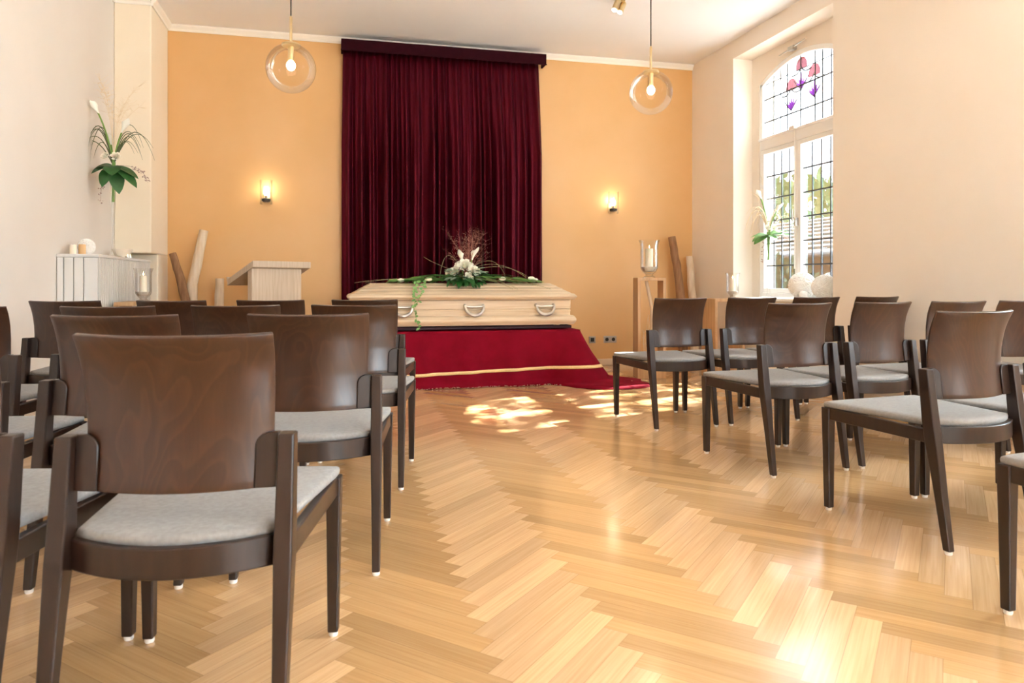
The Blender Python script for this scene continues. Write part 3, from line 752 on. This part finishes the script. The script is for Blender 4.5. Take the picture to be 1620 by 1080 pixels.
def tall_vase_bouquet(loc, label, seed, vh, sc, leafmat, spread, plume, wall=None, blade='grassgreen'):
    root = empty('vase_bouquet', loc); rr = random.Random(seed)
    tag(root, label, 'vase of flowers', 'tall glass vases of callas and leaves')
    prof = [(.062, 0), (.060, .008), (.030, .018), (.016, .04), (.013, .10), (.014, vh*.5), (.022, vh*.8), (.034, vh)]
    MB().lathe([(r, z) for r, z in prof]+[(prof[-1][0]-.003, vh), (.019, vh*.8), (.011, vh*.5), (.009, .11)], (0,0,0), 24, True).build('vase', 'clear', root)
    m = MB()
    for k in range(7): m.tube([(rr.uniform(-.008, .008), rr.uniform(-.008, .008), vh*.62), (rr.uniform(-.014, .014), rr.uniform(-.014, .014), vh+.05)], .005, 6)
    m.build('stem_bundle', 'stem', root)
    top = V((0, 0, vh+.02)); z = vh
    m = MB()
    for a, el, L, W in spread:
        d = V((math.cos(rad(a))*math.cos(rad(el)), math.sin(rad(a))*math.cos(rad(el)), math.sin(rad(el))))
        m.leaf(top+d*.01, d, (0, -.4, 1), L, W, .35, 8)
    m.build('broad_leaf', leafmat, root, angle=80)
    for dx, dy, h, L in ((-.10, -.03, .42*sc, .13), (.07, -.03, .27*sc, .12), (-.02, .02, .16*sc, .10)):
        p = top+V((dx, dy, h)); d = V((dx*1.4, dy, .22))
        o = calla_parts(root, p, d, L*sc, (dx*8, -1, 0))
        MB().tube(bez(top, top+V((dx*.3, dy*.3, h*.6)), p+d.normalized()*.02, 8), .007, 6).build('calla_stem', 'stem', o)
    for dx, r in ((.03, .036), (-.05, .03)):
        mm = MB(); rose_mesh(mm, top+V((dx, -.05, .07)), r, (dx*4, -1, .5)); mm.build('rose', 'rose', root, angle=80)
    m = MB()
    for k in range(15):
        a = rr.uniform(-1, 1); s = 1 if a > 0 else -1; ext = rr.uniform(.16, .34)*s*sc; h = rr.uniform(.22, .42)*sc
        m.tube(bez(top, top+V((ext*.45, rr.uniform(-.06, .06), h*1.5)), top+V((ext, rr.uniform(-.08, .08), rr.uniform(-.02, .2))), 12), [.0042*(1-(q/12)**2*.8) for q in range(13)], 6)
    m.build('arching_grass', blade, root, angle=80)
    m = MB()
    for k in range(plume):
        b = top; t_ = top+V((rr.uniform(-.12, .2), rr.uniform(-.06, .06), rr.uniform(.42, .72)*sc)); pts = bez(b, (b.x, b.y, t_.z*.7+b.z*.3), t_, 8); m.tube(pts, .0011, 4)
        for q in range(18):
            p = V(pts[rr.randint(5, 8)]); m.tube([p, p+V((rr.uniform(-.07, .07), rr.uniform(-.03, .03), rr.uniform(-.01, .07)))], .0009, 3)
    if plume: m.build('plume_grass', 'plume', root, angle=80)
    m = MB()
    for sx, dz in ((-.09, -.30), (.26, -.12)):
        e = top+V((sx*sc, -.02, dz*sc)); pts = bez(top, top+V((sx*.9, -.03, .02)), e, 10); m.tube(pts, .002, 4)
        for q in range(46):
            i = rr.randint(4, 10); p = V(pts[i]); m.ball(p+V((rr.uniform(-.02, .02), rr.uniform(-.02, .02), rr.uniform(-.02, .01))), rr.uniform(.003, .007), 6, 4)
    m.build('drooping_astilbe', 'astilbe', root)
    if wall is not None:                       # leaves bend along the wall instead of through it
        stack = list(root.children)
        while stack:
            o = stack.pop(); stack += list(o.children)
            for v_ in o.data.vertices:
                if v_.co.x < wall: v_.co.x = wall+(v_.co.x-wall)*.08
    return root
tall_vase_bouquet((-1.79, 6.59, 1.174), 'tall glass vase of callas and a dark broad leaf standing on the white radiator cover', 4, .74, 1.0, 'leaf',
    [(205, -10, .16, .13), (245, -42, .20, .12), (300, -50, .24, .12), (335, -26, .25, .11), (190, 5, .12, .10), (20, -5, .18, .10), (280, -15, .17, .13), (350, -12, .20, .10)], 12, -.16)
tall_vase_bouquet((4.29, 6.53, .81), 'tall glass vase of callas and pale green leaves on the window sill', 9, .62, .85, 'leaf2',
    [(180, -5, .17, .09), (205, 8, .20, .08), (330, 15, .15, .10), (10, 10, .14, .09), (270, -10, .13, .09), (150, 10, .16, .07), (345, 30, .16, .09), (195, -12, .19, .09)], 5, None, 'plume')

# ------------------------------------------------------------------ radiator cover and what stands on it
rc = empty('radiator_cover', (-1.83, 6.65, 0)); tag(rc, 'white slatted radiator cover against the cream wall', 'radiator cover')
x0, x1, y0, y1, zt = XL+.002-(-1.83), -1.696+1.83, 5.866-6.65, 7.42-6.65, 1.174
MB().box((x0, y0-.006, zt-.022), (x1+.006, y1, zt)).build('top_board', 'radwhite', rc, smooth=False, bevel=.004)
wd = (x1-x0); e = MB(); bw = [.30, .27, .235, .195]; acc = x0
for k in range(4):
    wk = wd*[.17, .24, .24, .35][k]; e.box((acc+.003, y0, .02), (acc+wk-.003, y0+.018, zt-.024)); acc += wk
e.build('end_panel', 'radwhite', rc, smooth=False, bevel=.002)
e = MB(); n = 34
for k in range(n):
    ya = y0+.02+(y1-y0-.02)*k/n; yb_ = y0+.02+(y1-y0-.02)*(k+1)/n; e.box((x1-.012, ya+.006, .03), (x1, yb_-.010, zt-.024))
e.build('front_slats', 'radwhite', rc, smooth=False)
MB().box((x0+.004, y0+.012, .04), (x1-.005, y1-.01, zt-.03)).build('grille_shade_sheet', 'gapshade', rc, smooth=False)  # grey sheet added to paint the shade in the gaps between slats

def woven_ball(loc, r, label, seed):
    m = MB(); rr = random.Random(seed); c = V((0, 0, r))
    m.ball(c, r*.90, 24, 14)
    for k in range(34):
        ax = V((rr.gauss(0, 1), rr.gauss(0, 1), rr.gauss(0, 1))).normalized(); a = ax.orthogonal().normalized(); b = ax.cross(a); off = rr.uniform(-.5, .5)
        R0 = r*.93; q = math.sqrt(1-off*off)
        m.tube([c+ax*off*R0+(a*math.cos(t)+b*math.sin(t))*R0*q for t in (2*math.pi*i/28 for i in range(29))], r*.065, 5)
    o = m.build('woven_ball', 'weave', None, angle=60); o.location = loc
    return tag(o, label, 'decorative ball', 'white woven decorative balls')
woven_ball((-1.83, 6.06, 1.174), .062, 'white woven ball standing on the white radiator cover', 1)
woven_ball((4.28, 5.97, .81), .128, 'big white woven ball on the window sill below the mullion', 2)
woven_ball((4.30, 5.675, .81), .115, 'white woven ball on the window sill beside the niche edge', 3)
woven_ball((4.17, 5.80, .81), .040, 'smallest white woven ball between two big ones on the sill', 4)
def pillar_candle(loc, r, h, mat, label):
    root = empty('candle', loc); tag(root, label, 'candle', 'small candles on the radiator cover')
    MB().lathe([(r*.96, 0), (r, .004), (r, h-.004), (r*.9, h), (r*.3, h-.006)], (0,0,0), 20).build('wax', mat, root)
    MB().tube([(0,0,h-.006), (0,0,h+.006)], .0012, 5).build('wick', 'black', root)
pillar_candle((-1.83, 5.965, 1.174), .024, .075, 'amber', 'small amber candle on the radiator cover beside the woven ball')
pillar_candle((-1.88, 5.93, 1.174), .022, .07, 'candle', 'pale candle on the radiator cover nearest its end panel')
def flame(parent, loc, h):
    MB().lathe([(.0006, 0), (h*.16, h*.22), (h*.13, h*.5), (h*.05, h*.8), (.0006, h)], loc, 10).build('flame', 'flame', parent)
bw_ = empty('glass_bowl', (-1.83, 7.0, 1.174)); tag(bw_, 'shallow frosted glass bowl standing on the radiator cover past the vase', 'bowl')
MB().lathe([(.03, 0), (.035, .006), (.06, .03), (.085, .085), (.082, .085), (.056, .032), (.03, .010), (.001, .009)], (0,0,0), 32).build('bowl', 'bowl', bw_)
for i, (y, lb) in enumerate(((6.80, 'lit tealight on the radiator cover between vase and bowl'), (6.88, 'lit tealight on the radiator cover right in front of the bowl'))):
    t = empty('tealight', (-1.735, y, 1.174)); tag(t, lb, 'tealight', 'tealights on the radiator cover')
    MB().lathe([(.019, 0), (.019, .016), (.017, .016), (.016, .012), (.001, .012)], (0,0,0), 16).build('cup', 'steel', t); flame(t, (0,0,.013), .022)

# ------------------------------------------------------------------ wooden stands with hurricane lanterns
def stand(loc, rz, W, D, Hh, label, branches, seed):
    root = empty('wooden_stand', loc, rz); tag(root, label, 'stand', 'open oak lantern stands')
    t = .03
    MB().box((-W/2, -D/2, t*3.4), (-W/2+t, D/2, Hh-t)).build('side_panel', 'standwood', root, smooth=False, bevel=.002)
    MB().box((W/2-t, -D/2, t*3.4), (W/2, D/2, Hh-t)).build('side_panel', 'standwood', root, smooth=False, bevel=.002)
    MB().box((-W/2, -D/2, Hh-t), (W/2, D/2, Hh)).build('top', 'standwood', root, smooth=False, bevel=.002)
    MB().box((-W/2, -D/2, 0), (W/2, D/2, t*3.4)).build('plinth', 'standwood', root, smooth=False, bevel=.002)
    if branches:
        rr = random.Random(seed); b = empty('branch_decoration', tuple(root.location), rz)
        tag(b, 'peeled branch with dry twigs standing inside the taller oak stand', 'branch')
        MB().tube([(.05, 0, t*3.4), (.04, .02, .4), (.03, .01, .7), (-.03, 0, Hh-t-.002)], [.02, .022, .02, .017], 10).build('branch', 'driftpale', b)
        m = MB()
        for k in range(22):
            x = rr.uniform(-.09, .07); z0_ = t*3.4; z = rr.uniform(.35, .78)
            p = bez((x*.4-.03, rr.uniform(-.05, .05), z0_), (x, rr.uniform(-.07, .07), z*.6), (x+rr.uniform(-.03, .03), rr.uniform(-.08, .05), z), 6); m.tube(p, .0018, 4)
            for q in range(5):
                c = V(p[rr.randint(3, 6)]); m.tube([c, c+V((rr.uniform(-.025, .025), rr.uniform(-.03, .03), rr.uniform(.01, .05)))], .0014, 3)
        m.build('dry_twigs', 'plume', b)
    return root
stand((3.115, 6.835, 0), rad(-13.5), .285, .28, 1.014, 'tall open oak stand in front of the back wall holding a glass lantern', True, 2)
stand((3.90, 6.745, 0), 0, .34, .28, .80, 'oak stand against the window wall beside the window niche', False, 3)
stand((-1.50, 6.30, 0), 0, .31, .40, .815, 'oak stand in front of the white radiator cover', False, 4)
def lantern(loc, s, label, sandmat='sand'):
    root = empty('hurricane_lantern', loc); tag(root, label, 'lantern', 'glass hurricane lanterns with candles')
    h = s
    prof = [(.155, 0), (.16, .02), (.10, .06), (.09, .085), (.17, .15), (.225, .235), (.235, .30), (.235, .84), (.25, .93), (.285, 1.0)]
    inner = [(.275, 1.0), (.242, .93), (.227, .84), (.227, .31), (.215, .245), (.16, .165), (.002, .15)]
    MB().lathe([(r*h, z*h) for r, z in prof+inner], (0,0,0), 32).build('glass', 'clear', root)
    MB().lathe([(.001, .155*h), (.15*h, .17*h), (.205*h, .25*h), (.215*h, .29*h), (.001, .295*h)], (0,0,0), 28).build('sand_filling', sandmat, root)
    cr = .10*h
    c = MB().lathe([(cr, .27*h), (cr, .76*h), (cr*.9, .775*h), (cr*.2, .765*h)], (0,0,0), 24).build('candle', 'candle', root)
    MB().tube([(0,0,.765*h), (0,0,.80*h)], .0012, 5).build('wick', 'black', c)
    flame(c, (0,0,.785*h), .03)
lantern((3.115, 6.835, 1.014), .385, 'large glass hurricane lantern on the tall oak stand')
lantern((4.01, 6.745, .80), .265, 'glass hurricane lantern on the oak stand beside the window')
lantern((-1.50, 6.33, .815), .265, 'glass hurricane lantern on the stand by the radiator cover')

# ------------------------------------------------------------------ driftwood poles
def pole(pts, radii, mat, label, grp):
    rr = random.Random(len(label)); P = [V(p) for p in pts]; dense = []; rs = []
    for i in range(len(P)-1):
        for k in range(6):
            t = k/6; dense.append(P[i].lerp(P[i+1], t)+V((rr.uniform(-.003, .003), rr.uniform(-.003, .003), 0))); rs.append((radii[i]*(1-t)+radii[i+1]*t)*rr.uniform(.96, 1.04))
    dense.append(P[-1]); rs.append(radii[-1])
    o = MB().tube(dense, rs, 12).build('driftwood_pole', mat, angle=50); return tag(o, label, 'driftwood', grp)
pole([(-1.30, 7.70, .0), (-1.40, 7.72, .5), (-1.385, 7.74, .95), (-1.29, 7.80, 1.49)], [.052, .055, .050, .042], 'driftpale', 'tallest pale driftwood pole leaning in the corner by the lectern', 'driftwood poles')
pole([(-1.28, 7.58, .0), (-1.37, 7.60, .5), (-1.46, 7.62, .95), (-1.555, 7.66, 1.25)], [.050, .048, .042, .034], 'driftdark', 'brown driftwood pole tilting toward the corner beside the tall pale one', 'driftwood poles')
pole([(-1.13, 7.72, .0), (-1.14, 7.70, .5), (-1.13, 7.72, 1.005)], [.050, .048, .040], 'driftpale', 'short pale driftwood pole standing nearest to the lectern', 'driftwood poles')
pole([(3.90, 7.62, .0), (3.92, 7.68, .6), (3.885, 7.74, 1.1), (3.84, 7.80, 1.50)], [.055, .052, .048, .044], 'driftdark', 'tall brown driftwood pole behind the stand with the large lantern', 'driftwood poles')
pole([(4.10, 7.72, .0), (4.10, 7.74, .5), (4.08, 7.77, .9), (4.07, 7.80, 1.275)], [.052, .05, .046, .042], 'driftpale', 'shorter grey-topped driftwood pole in the corner by the window wall', 'driftwood poles')

# ------------------------------------------------------------------ lectern
lt = empty('lectern', (0,0,0)); tag(lt, 'pale oak lectern with a slanted reading top before the ochre wall', 'lectern')
A = V((-.72, 6.82, 0)); ax = V((math.cos(rad(37)), math.sin(rad(37)), 0)); Wt, Dt = .61, .44
lt.location = A; lt.rotation_euler = (0, 0, math.atan2(ax.y, ax.x))
# local: x along the front edge, y away from the congregation
zt = 1.163; dz = .168; th = .058
MB().add([(0,0,zt-th),(Wt,0,zt-th),(Wt,Dt,zt-dz-th),(0,Dt,zt-dz-th),(0,0,zt),(Wt,0,zt),(Wt,Dt,zt-dz),(0,Dt,zt-dz)],
         [(0,3,2,1),(4,5,6,7),(0,1,5,4),(1,2,6,5),(2,3,7,6),(3,0,4,7)]).build('reading_top', 'birch', lt, smooth=False, bevel=.003)
MB().box((0, Dt-.006, zt-dz-.02), (Wt, Dt+.012, zt-dz+.022)).build('book_ledge', 'birch', lt, smooth=False, bevel=.002)
MB().add([(.008,.03,.04),(Wt-.085,.03,.04),(Wt-.085,.10,.04),(.008,.10,.04),(.008,.03,zt-th-.0125),(Wt-.085,.03,zt-th-.0125),(Wt-.085,.10,zt-th-.0385),(.008,.10,zt-th-.0385)],
         [(0,3,2,1),(4,5,6,7),(0,1,5,4),(1,2,6,5),(2,3,7,6),(3,0,4,7)]).build('column', 'birch', lt, smooth=False, bevel=.003)
MB().box((.0, -.02, 0), (Wt-.04, .32, .04)).build('foot_plate', 'birch', lt, smooth=False, bevel=.003)

# ------------------------------------------------------------------ wall lamps, sockets, pendants, ceiling spot
def sconce(x, z, label):
    root = empty('wall_sconce', (x, YB, z)); tag(root, label, 'wall lamp', 'glass wall sconces')
    MB().box((-.035, -.014, -.09), (.035, 0, .0)).build('wall_plate', 'brass', root, smooth=False, bevel=.003)
    MB().tube([(0, -.012, -.085), (0, -.085, -.085)], .009, 8).build('arm', 'black', root)
    MB().lathe([(.030, -.10), (.047, -.092), (.047, -.070), (.030, -.066), (.018, -.064)], (0, -.085, 0), 24).build('socket_cup', 'black', root)
    MB().lathe([(.013, -.064), (.013, -.038), (.011, -.034)], (0, -.085, 0), 14).build('lamp_holder', 'shelfwood', root)
    MB().ball((0, -.085, .0), .027, 14, 10, (1, 1, 1.3)).build('bulb', 'bulb', root)
    MB().lathe([(.062, -.125), (.064, -.122), (.064, .125), (.061, .125), (.061, -.120)], (0, -.085, 0), 36, False).build('glass_shade', 'clear', root)
    l = bpy.data.lights.new('sconce_light', 'POINT'); l.energy = 1.0; l.color = (1, .86, .66); l.shadow_soft_size = .03
    o = bpy.data.objects.new('sconce_light', l); C.objects.link(o); o.parent = root; o.location = (0, -.085, .055)
sconce(-.70, 1.90, 'lit glass wall sconce on the ochre wall above the lectern')
sconce(3.13, 1.89, 'lit glass wall sconce on the wall above the tall lantern stand')
def pendant(x, y, z, label):
    root = empty('pendant_lamp', (x, y, z)); tag(root, label, 'pendant lamp', 'clear globe pendant lamps')
    r = .175
    MB().tube([(0,0,r+.19), (0,0,ZC-z-.03)], .005, 8).build('cord', 'cord', root)
    MB().lathe([(.05, ZC-z-.04), (.055, ZC-z-.03), (.055, ZC-z)], (0,0,0), 24).build('ceiling_rose', 'brass', root)
    MB().lathe([(.010, r-.02), (.010, r+.19), (.006, r+.20)], (0,0,0), 14).build('stem', 'brass', root)
    MB().lathe([(.005, r+.004), (.062, r+.0), (.066, r-.012), (.060, r-.020), (.005, r-.020)], (0,0,0), 28).build('cap', 'brass', root)
    MB().lathe([(.020, r-.02), (.021, r-.12), (.016, r-.125)], (0,0,0), 18).build('socket', 'brass', root)
    MB().ball((0,0,r-.155), .032, 16, 12, (1,1,1.15)).build('bulb', 'bulb', root)
    prof = []
    n = 28
    for k in range(n+1):
        a = -math.pi/2+(math.pi/2+rad(68))*k/n; prof.append((max(.0008, r*math.cos(a)), r*math.sin(a)))
    MB().lathe(prof, (0,0,0), 48, False).build('glass_globe', 'globe', root, angle=80)
    l = bpy.data.lights.new('pendant_light', 'POINT'); l.energy = 6; l.color = (1, .80, .54); l.shadow_soft_size = .035
    o = bpy.data.objects.new('pendant_light', l); C.objects.link(o); o.parent = root; o.location = (0, 0, r-.22)
pendant(-.312, 5.40, 2.50, 'clear glass globe pendant hanging in front of the ochre wall beside the curtain')
pendant(2.475, 5.40, 2.50, 'clear glass globe pendant hanging between curtain and window')
sp = empty('ceiling_spotlight', (2.56, 6.25, ZC)); tag(sp, 'small brass double ceiling spotlight above the aisle', 'ceiling spotlight')
MB().lathe([(.045, 0), (.045, -.018), (.012, -.022)], (0,0,0), 24).build('ceiling_plate', 'brass', sp)
for k, (dx, dy) in enumerate(((-.035, -.02), (.035, .02))):
    d = V((-.42, -.25, -.85)).normalized(); p = V((dx, dy, -.03))
    o = MB().tube([p-d*.01, p+d*.10], .029, 18).build('spot_head', 'brass', sp)
    MB().tube([p+d*.099, p+d*.103], .025, 18).build('lens', emit('spot_lens', (1, .9, .75), 2.5) if k == 0 else bpy.data.materials['spot_lens'], o)
def socket(x, n, label):
    root = empty('wall_socket', (x, YB, .30)); tag(root, label, 'socket', 'steel wall sockets')
    w_ = .08*n; MB().box((-w_/2, -.010, -.04), (w_/2, 0, .04)).build('cover_plate', 'steel', root, smooth=False, bevel=.003)
    for k in range(n):
        cx = -w_/2+.04+.08*k
        q = MB()
        if n == 1: q.box((cx-.022, -.013, -.022), (cx+.022, -.0095, .022))
        else: q.loft([[V((cx+.021*math.cos(2*math.pi*i/20), yy, .021*math.sin(2*math.pi*i/20))) for i in range(20)] for yy in (-.0125, -.0095)])
        q.build('insert', 'dark', root, smooth=False)
socket(2.90, 1, 'single steel socket low on the wall nearest the bier cloth')
socket(3.12, 2, 'double steel socket low on the wall next to the oak stand')

# ------------------------------------------------------------------ chairs
def make_chair():
    root = empty('stacking_chair')
    # rear legs rise into the short posts that carry the backrest
    for s in (-1, 1):
        l = MB().beam([((s*.226, -.295, .012), .026, .028), ((s*.2255, -.262, .22), .032, .036), ((s*.2245, -.232, .40), .038, .048), ((s*.224, -.222, .46), .038, .048), ((s*.224, -.200, .65), .034, .040)]).build('leg', 'darkwood', root, smooth=False, bevel=.004)
        MB().lathe([(.011, 0), (.0125, .003), (.0125, .012)], (s*.226, -.295, 0), 14).build('glide', 'glide', l)
    for s in (-1, 1):
        l = MB().beam([((s*.2435, .25, .012), .028, .030), ((s*.245, .25, .25), .034, .036), ((s*.246, .25, .437), .040, .042)]).build('leg', 'darkwood', root, smooth=False, bevel=.004)
        MB().lathe([(.011, 0), (.0125, .003), (.0125, .012)], (s*.2435, .25, 0), 14).build('glide', 'glide', l)
    f = MB()
    for s in (-1, 1): f.bar((s*.247, .235, .412), (s*.222, -.215, .405), .022, .050)
    f.bar((-.235, .248, .414), (.235, .248, .414), .022, .046)
    n = 18; rings = []
    for k in range(n+1):
        t = -1+2*k/n; x = t*.212; yc = -.205-.075*(1-t*t)
        rings.append([V((x, yc-.011, .378)), V((x, yc+.011, .378)), V((x, yc+.011, .441)), V((x, yc-.011, .441))])
    f.loft(rings); f.build('seat_frame', 'darkwood', root, smooth=True, bevel=.003, angle=50)
    # upholstered pad
    out = []
    for k in range(13): out.append((-.259+.518*k/12, .273-.010*(abs(-1+2*k/12)**6)))
    for k in range(1, 9): t = k/9; out.append((.2630-.0600*t, .262-.467*t))
    for k in range(17): t = 1-2*k/16; out.append((t*.203, -.205-.066*(1-t*t)))
    for k in range(1, 9): t = 1-k/9; out.append((-(.2630-.0600*t), .262-.467*t))
    c = V((0, .02))
    def ring(sc, z, dome=0): return [V((c.x+(x-c.x)*sc, c.y+(y-c.y)*sc, z)) for x, y in out]
    m = MB().loft([ring(.97, .436), ring(.995, .440), ring(1.0, .449), ring(.994, .4565), ring(.975, .4605), ring(.85, .4625), ring(.55, .4615), ring(.2, .4605), ring(.02, .4605)])
    m.build('seat_pad', 'seat', root, angle=60)
    # moulded plywood backrest
    def yp(z):
        ks = [(.535, -.192), (.60, -.183), (.66, -.178), (.72, -.180), (.78, -.190), (.82, -.203), (.865, -.226)]
        for (a, ya), (b, yb_) in zip(ks, ks[1:]):
            if z <= b: t = (z-a)/(b-a); return ya+(yb_-ya)*t
        return ks[-1][1]
    def sh(u, v):
        s = -1+2*u; z = .535+.327*v - .004*(1-s*s)*v
        hw = .192+.0065*math.sin(v*1.57)**2*1.0 - .004*math.sin(math.pi*v)
        return V((s*hw, yp(.535+.327*v)-.048*(1-s*s), z))
    MB().grid(sh, 24, 18).build('backrest', 'ply', root, solid=.011, bevel=.002, angle=60)
    # rounded ears joining backrest and posts
    for s in (-1, 1):
        pts = [(.207, .537), (.158, .537)]+[(.158+.030*(1-math.cos(rad(a))), .618+.033*math.sin(rad(a))) for a in range(15, 91, 15)]+[(.207, .651)]
        def yy(x, z): return yp(z)-.048*(1-(x/.196)**2 if x < .196 else 0)
        front = [V((s*x, yy(x, z)-.003, z)) for x, z in pts]; back = [V((s*x, yy(x, z)-.011-.010*max(0, (x-.158)/.05), z)) for x, z in pts]
        if s < 0: front, back = back, front
        MB().loft([front, back]).build('back_bracket', 'darkwood', root, smooth=True, bevel=.003, angle=40)
    return root
LG, RG = 'brown chairs of the block nearer the radiator wall', 'brown chairs of the block nearer the window wall'
CH = [
 # x, y, degrees, block, label
 (-.287, 1.832, -9.3, 'L', 'nearest left chair at the aisle, its whole brown back facing the camera'),
 (-.835, 1.952, -12.0, 'L', 'brown chair cut off by the left picture edge, closest to the camera there'),
 (-.065, 2.742, -5.9, 'L', 'grey-seated brown chair at the aisle end of the second left row'),
 (-.657, 2.795, -9.5, 'L', 'chair directly behind the nearest full chair, second from aisle in second left row'),
 (-1.225, 2.84, -8.0, 'L', 'chair of the second left row mostly hidden at the picture edge, only its seat showing'),
 (.119, 3.718, -9.0, 'L', 'grey-seated brown chair at the aisle end of the third left row'),
 (-.421, 3.762, -7.1, 'L', 'second chair from the aisle in the third left row'),
 (-.954, 3.751, -6.7, 'L', 'third chair from the aisle in the third left row'),
 (-1.545, 3.81, -9.5, 'L', 'chair of the third left row nearest the cream wall, cut by the picture edge'),
 (.214, 4.686, -11.0, 'L', 'aisle chair of the foremost left row, closest to the coffin'),
 (-.336, 4.734, -10.5, 'L', 'chair of the foremost left row straight before the lectern'),
 (-.888, 4.765, -10.5, 'L', 'chair of the foremost left row before the driftwood poles'),
 (-1.462, 4.83, -10.5, 'L', 'chair of the foremost left row standing before the radiator cover'),
 (2.232, 4.654, 4.5, 'R', 'aisle chair of the foremost right row, before the tall lantern stand'),
 (2.794, 4.695, 4.9, 'R', 'second chair from the aisle in the foremost right row'),
 (3.347, 4.743, 4.0, 'R', 'third chair from the aisle in the foremost right row, below the window'),
 (3.898, 4.79, 4.5, 'R', 'fourth chair from the aisle in the foremost right row, against the window wall'),
 (2.303, 3.476, 5.1, 'R', 'aisle chair of the second right row, seen with its full back and seat'),
 (2.850, 3.532, 6.6, 'R', 'second chair from the aisle in the second right row'),
 (3.382, 3.560, 4.0, 'R', 'third chair from the aisle in the second right row'),
 (3.908, 3.61, 3.0, 'R', 'chair at the wall end of the second right row, cut by the picture edge'),
 (2.307, 2.440, 6.4, 'R', 'aisle chair of the third right row, large and nearly whole at the right'),
 (2.849, 2.497, 6.9, 'R', 'chair of the third right row mostly outside the right picture edge'),
 (2.169, 1.472, 4.3, 'R', 'nearest right chair, only a front leg and seat corner in the picture'),
]
proto = make_chair()
for i, (x, y, a, blk, lab) in enumerate(CH):
    o = proto if i == 0 else copy_tree(proto)
    o.location = (x, y, 0); o.rotation_euler = (0, 0, rad(a))
    tag(o, lab, 'chair', LG if blk == 'L' else RG)

# ------------------------------------------------------------------ outside the windows
struct(MB().box((X2+.02, -14, -.6), (60, 40, -.5)).build('ground', 'gravel', smooth=False))
struct(MB().box((-25, -40, -.6), (X2, YF-.4, -.5)).build('ground_rear', 'gravel', smooth=False))
shed = empty('garden_shed', (11.4, 17, -.5)); tag(shed, 'low garden shed with a tiled roof outside the window', 'shed')
MB().box((0, -6, 0), (4, 6, 2.15)).build('wall', 'shedwall', shed, smooth=False)
MB().box((-.06, -6, 1.55), (0, 6, 1.90)).build('timber_band', 'timber', shed, smooth=False)
rf = MB(); n = 9
for k in range(n):
    t0, t1 = k/n, (k+1)/n
    xa, za = -.5+3.2*t0, 2.15+1.25*t0; xb, zb = -.5+3.2*t1+.06, 2.15+1.25*t1
    rf.add([(xa,-6.3,za+.05),(xa,6.3,za+.05),(xb,6.3,zb),(xb,-6.3,zb),(xa,-6.3,za),(xa,6.3,za),(xb,6.3,zb-.05),(xb,-6.3,zb-.05)], [(0,1,2,3),(7,6,5,4),(0,4,5,1),(1,5,6,2),(2,6,7,3),(3,7,4,0)])
rf.build('roof', 'roof', shed, smooth=False)
MB().tube([(-.56, -6.3, 2.12), (-.56, 6.3, 2.12)], .07, 10).build('gutter', 'gutter', shed)
def foliage(c, rx, ry, rz, n, size, seed):
    rr = random.Random(seed); m = MB(); c = V(c)
    for k in range(n):
        d = V((rr.gauss(0, 1), rr.gauss(0, 1), rr.gauss(0, 1))).normalized()*rr.uniform(.35, 1)**.5
        p = c+V((d.x*rx, d.y*ry, d.z*rz)); a = V((rr.gauss(0, 1), rr.gauss(0, 1), rr.gauss(0, 1))).normalized()
        m.leaf(p, a, a.orthogonal(), size*rr.uniform(.7, 1.3), size*rr.uniform(.4, .6), .2, 2)
    return m
hd = foliage((0, 0, 1.0), .7, 2.3, 1.15, 2600, .16, 3).build('shrub', 'hedge'); hd.location = (10.2, 15.6, -.5)
tag(hd, 'dark green shrub growing before the shed outside the window', 'shrub')
def tree(loc, h, rx, rz, n, size, seed, label):
    root = empty('tree', loc); tag(root, label, 'tree', 'trees outside the window')
    MB().tube([(0,0,0), (.05,0,h*.5), (0,.05,h)], [.16, .12, .06], 10).build('trunk', 'bark', root)
    foliage((0,0,h), rx, rx, rz, n, size, seed).build('foliage', 'tree', root)
tree((11.6, 8.45, -.5), 9.0, 2.0, 1.6, 620, .34, 6, 'leafy tree outside the window that breaks up the sunlight')
tree((12.2, 4.2, -.5), 9.0, 2.2, 2.3, 2600, .40, 7, 'unseen dense tree added outside the near window to block its sun')  # added out of view to keep hard sun off the near floor
tree((12.2, -.9, -.5), 9.0, 2.2, 2.3, 2600, .40, 8, 'unseen dense tree added beside the camera to block sun at the last window')  # second added sun blocker, also out of view
tree((22, 30, -.5), 4.6, 4.2, 1.9, 1500, .5, 9, 'pale green tree standing far behind the shed roof')
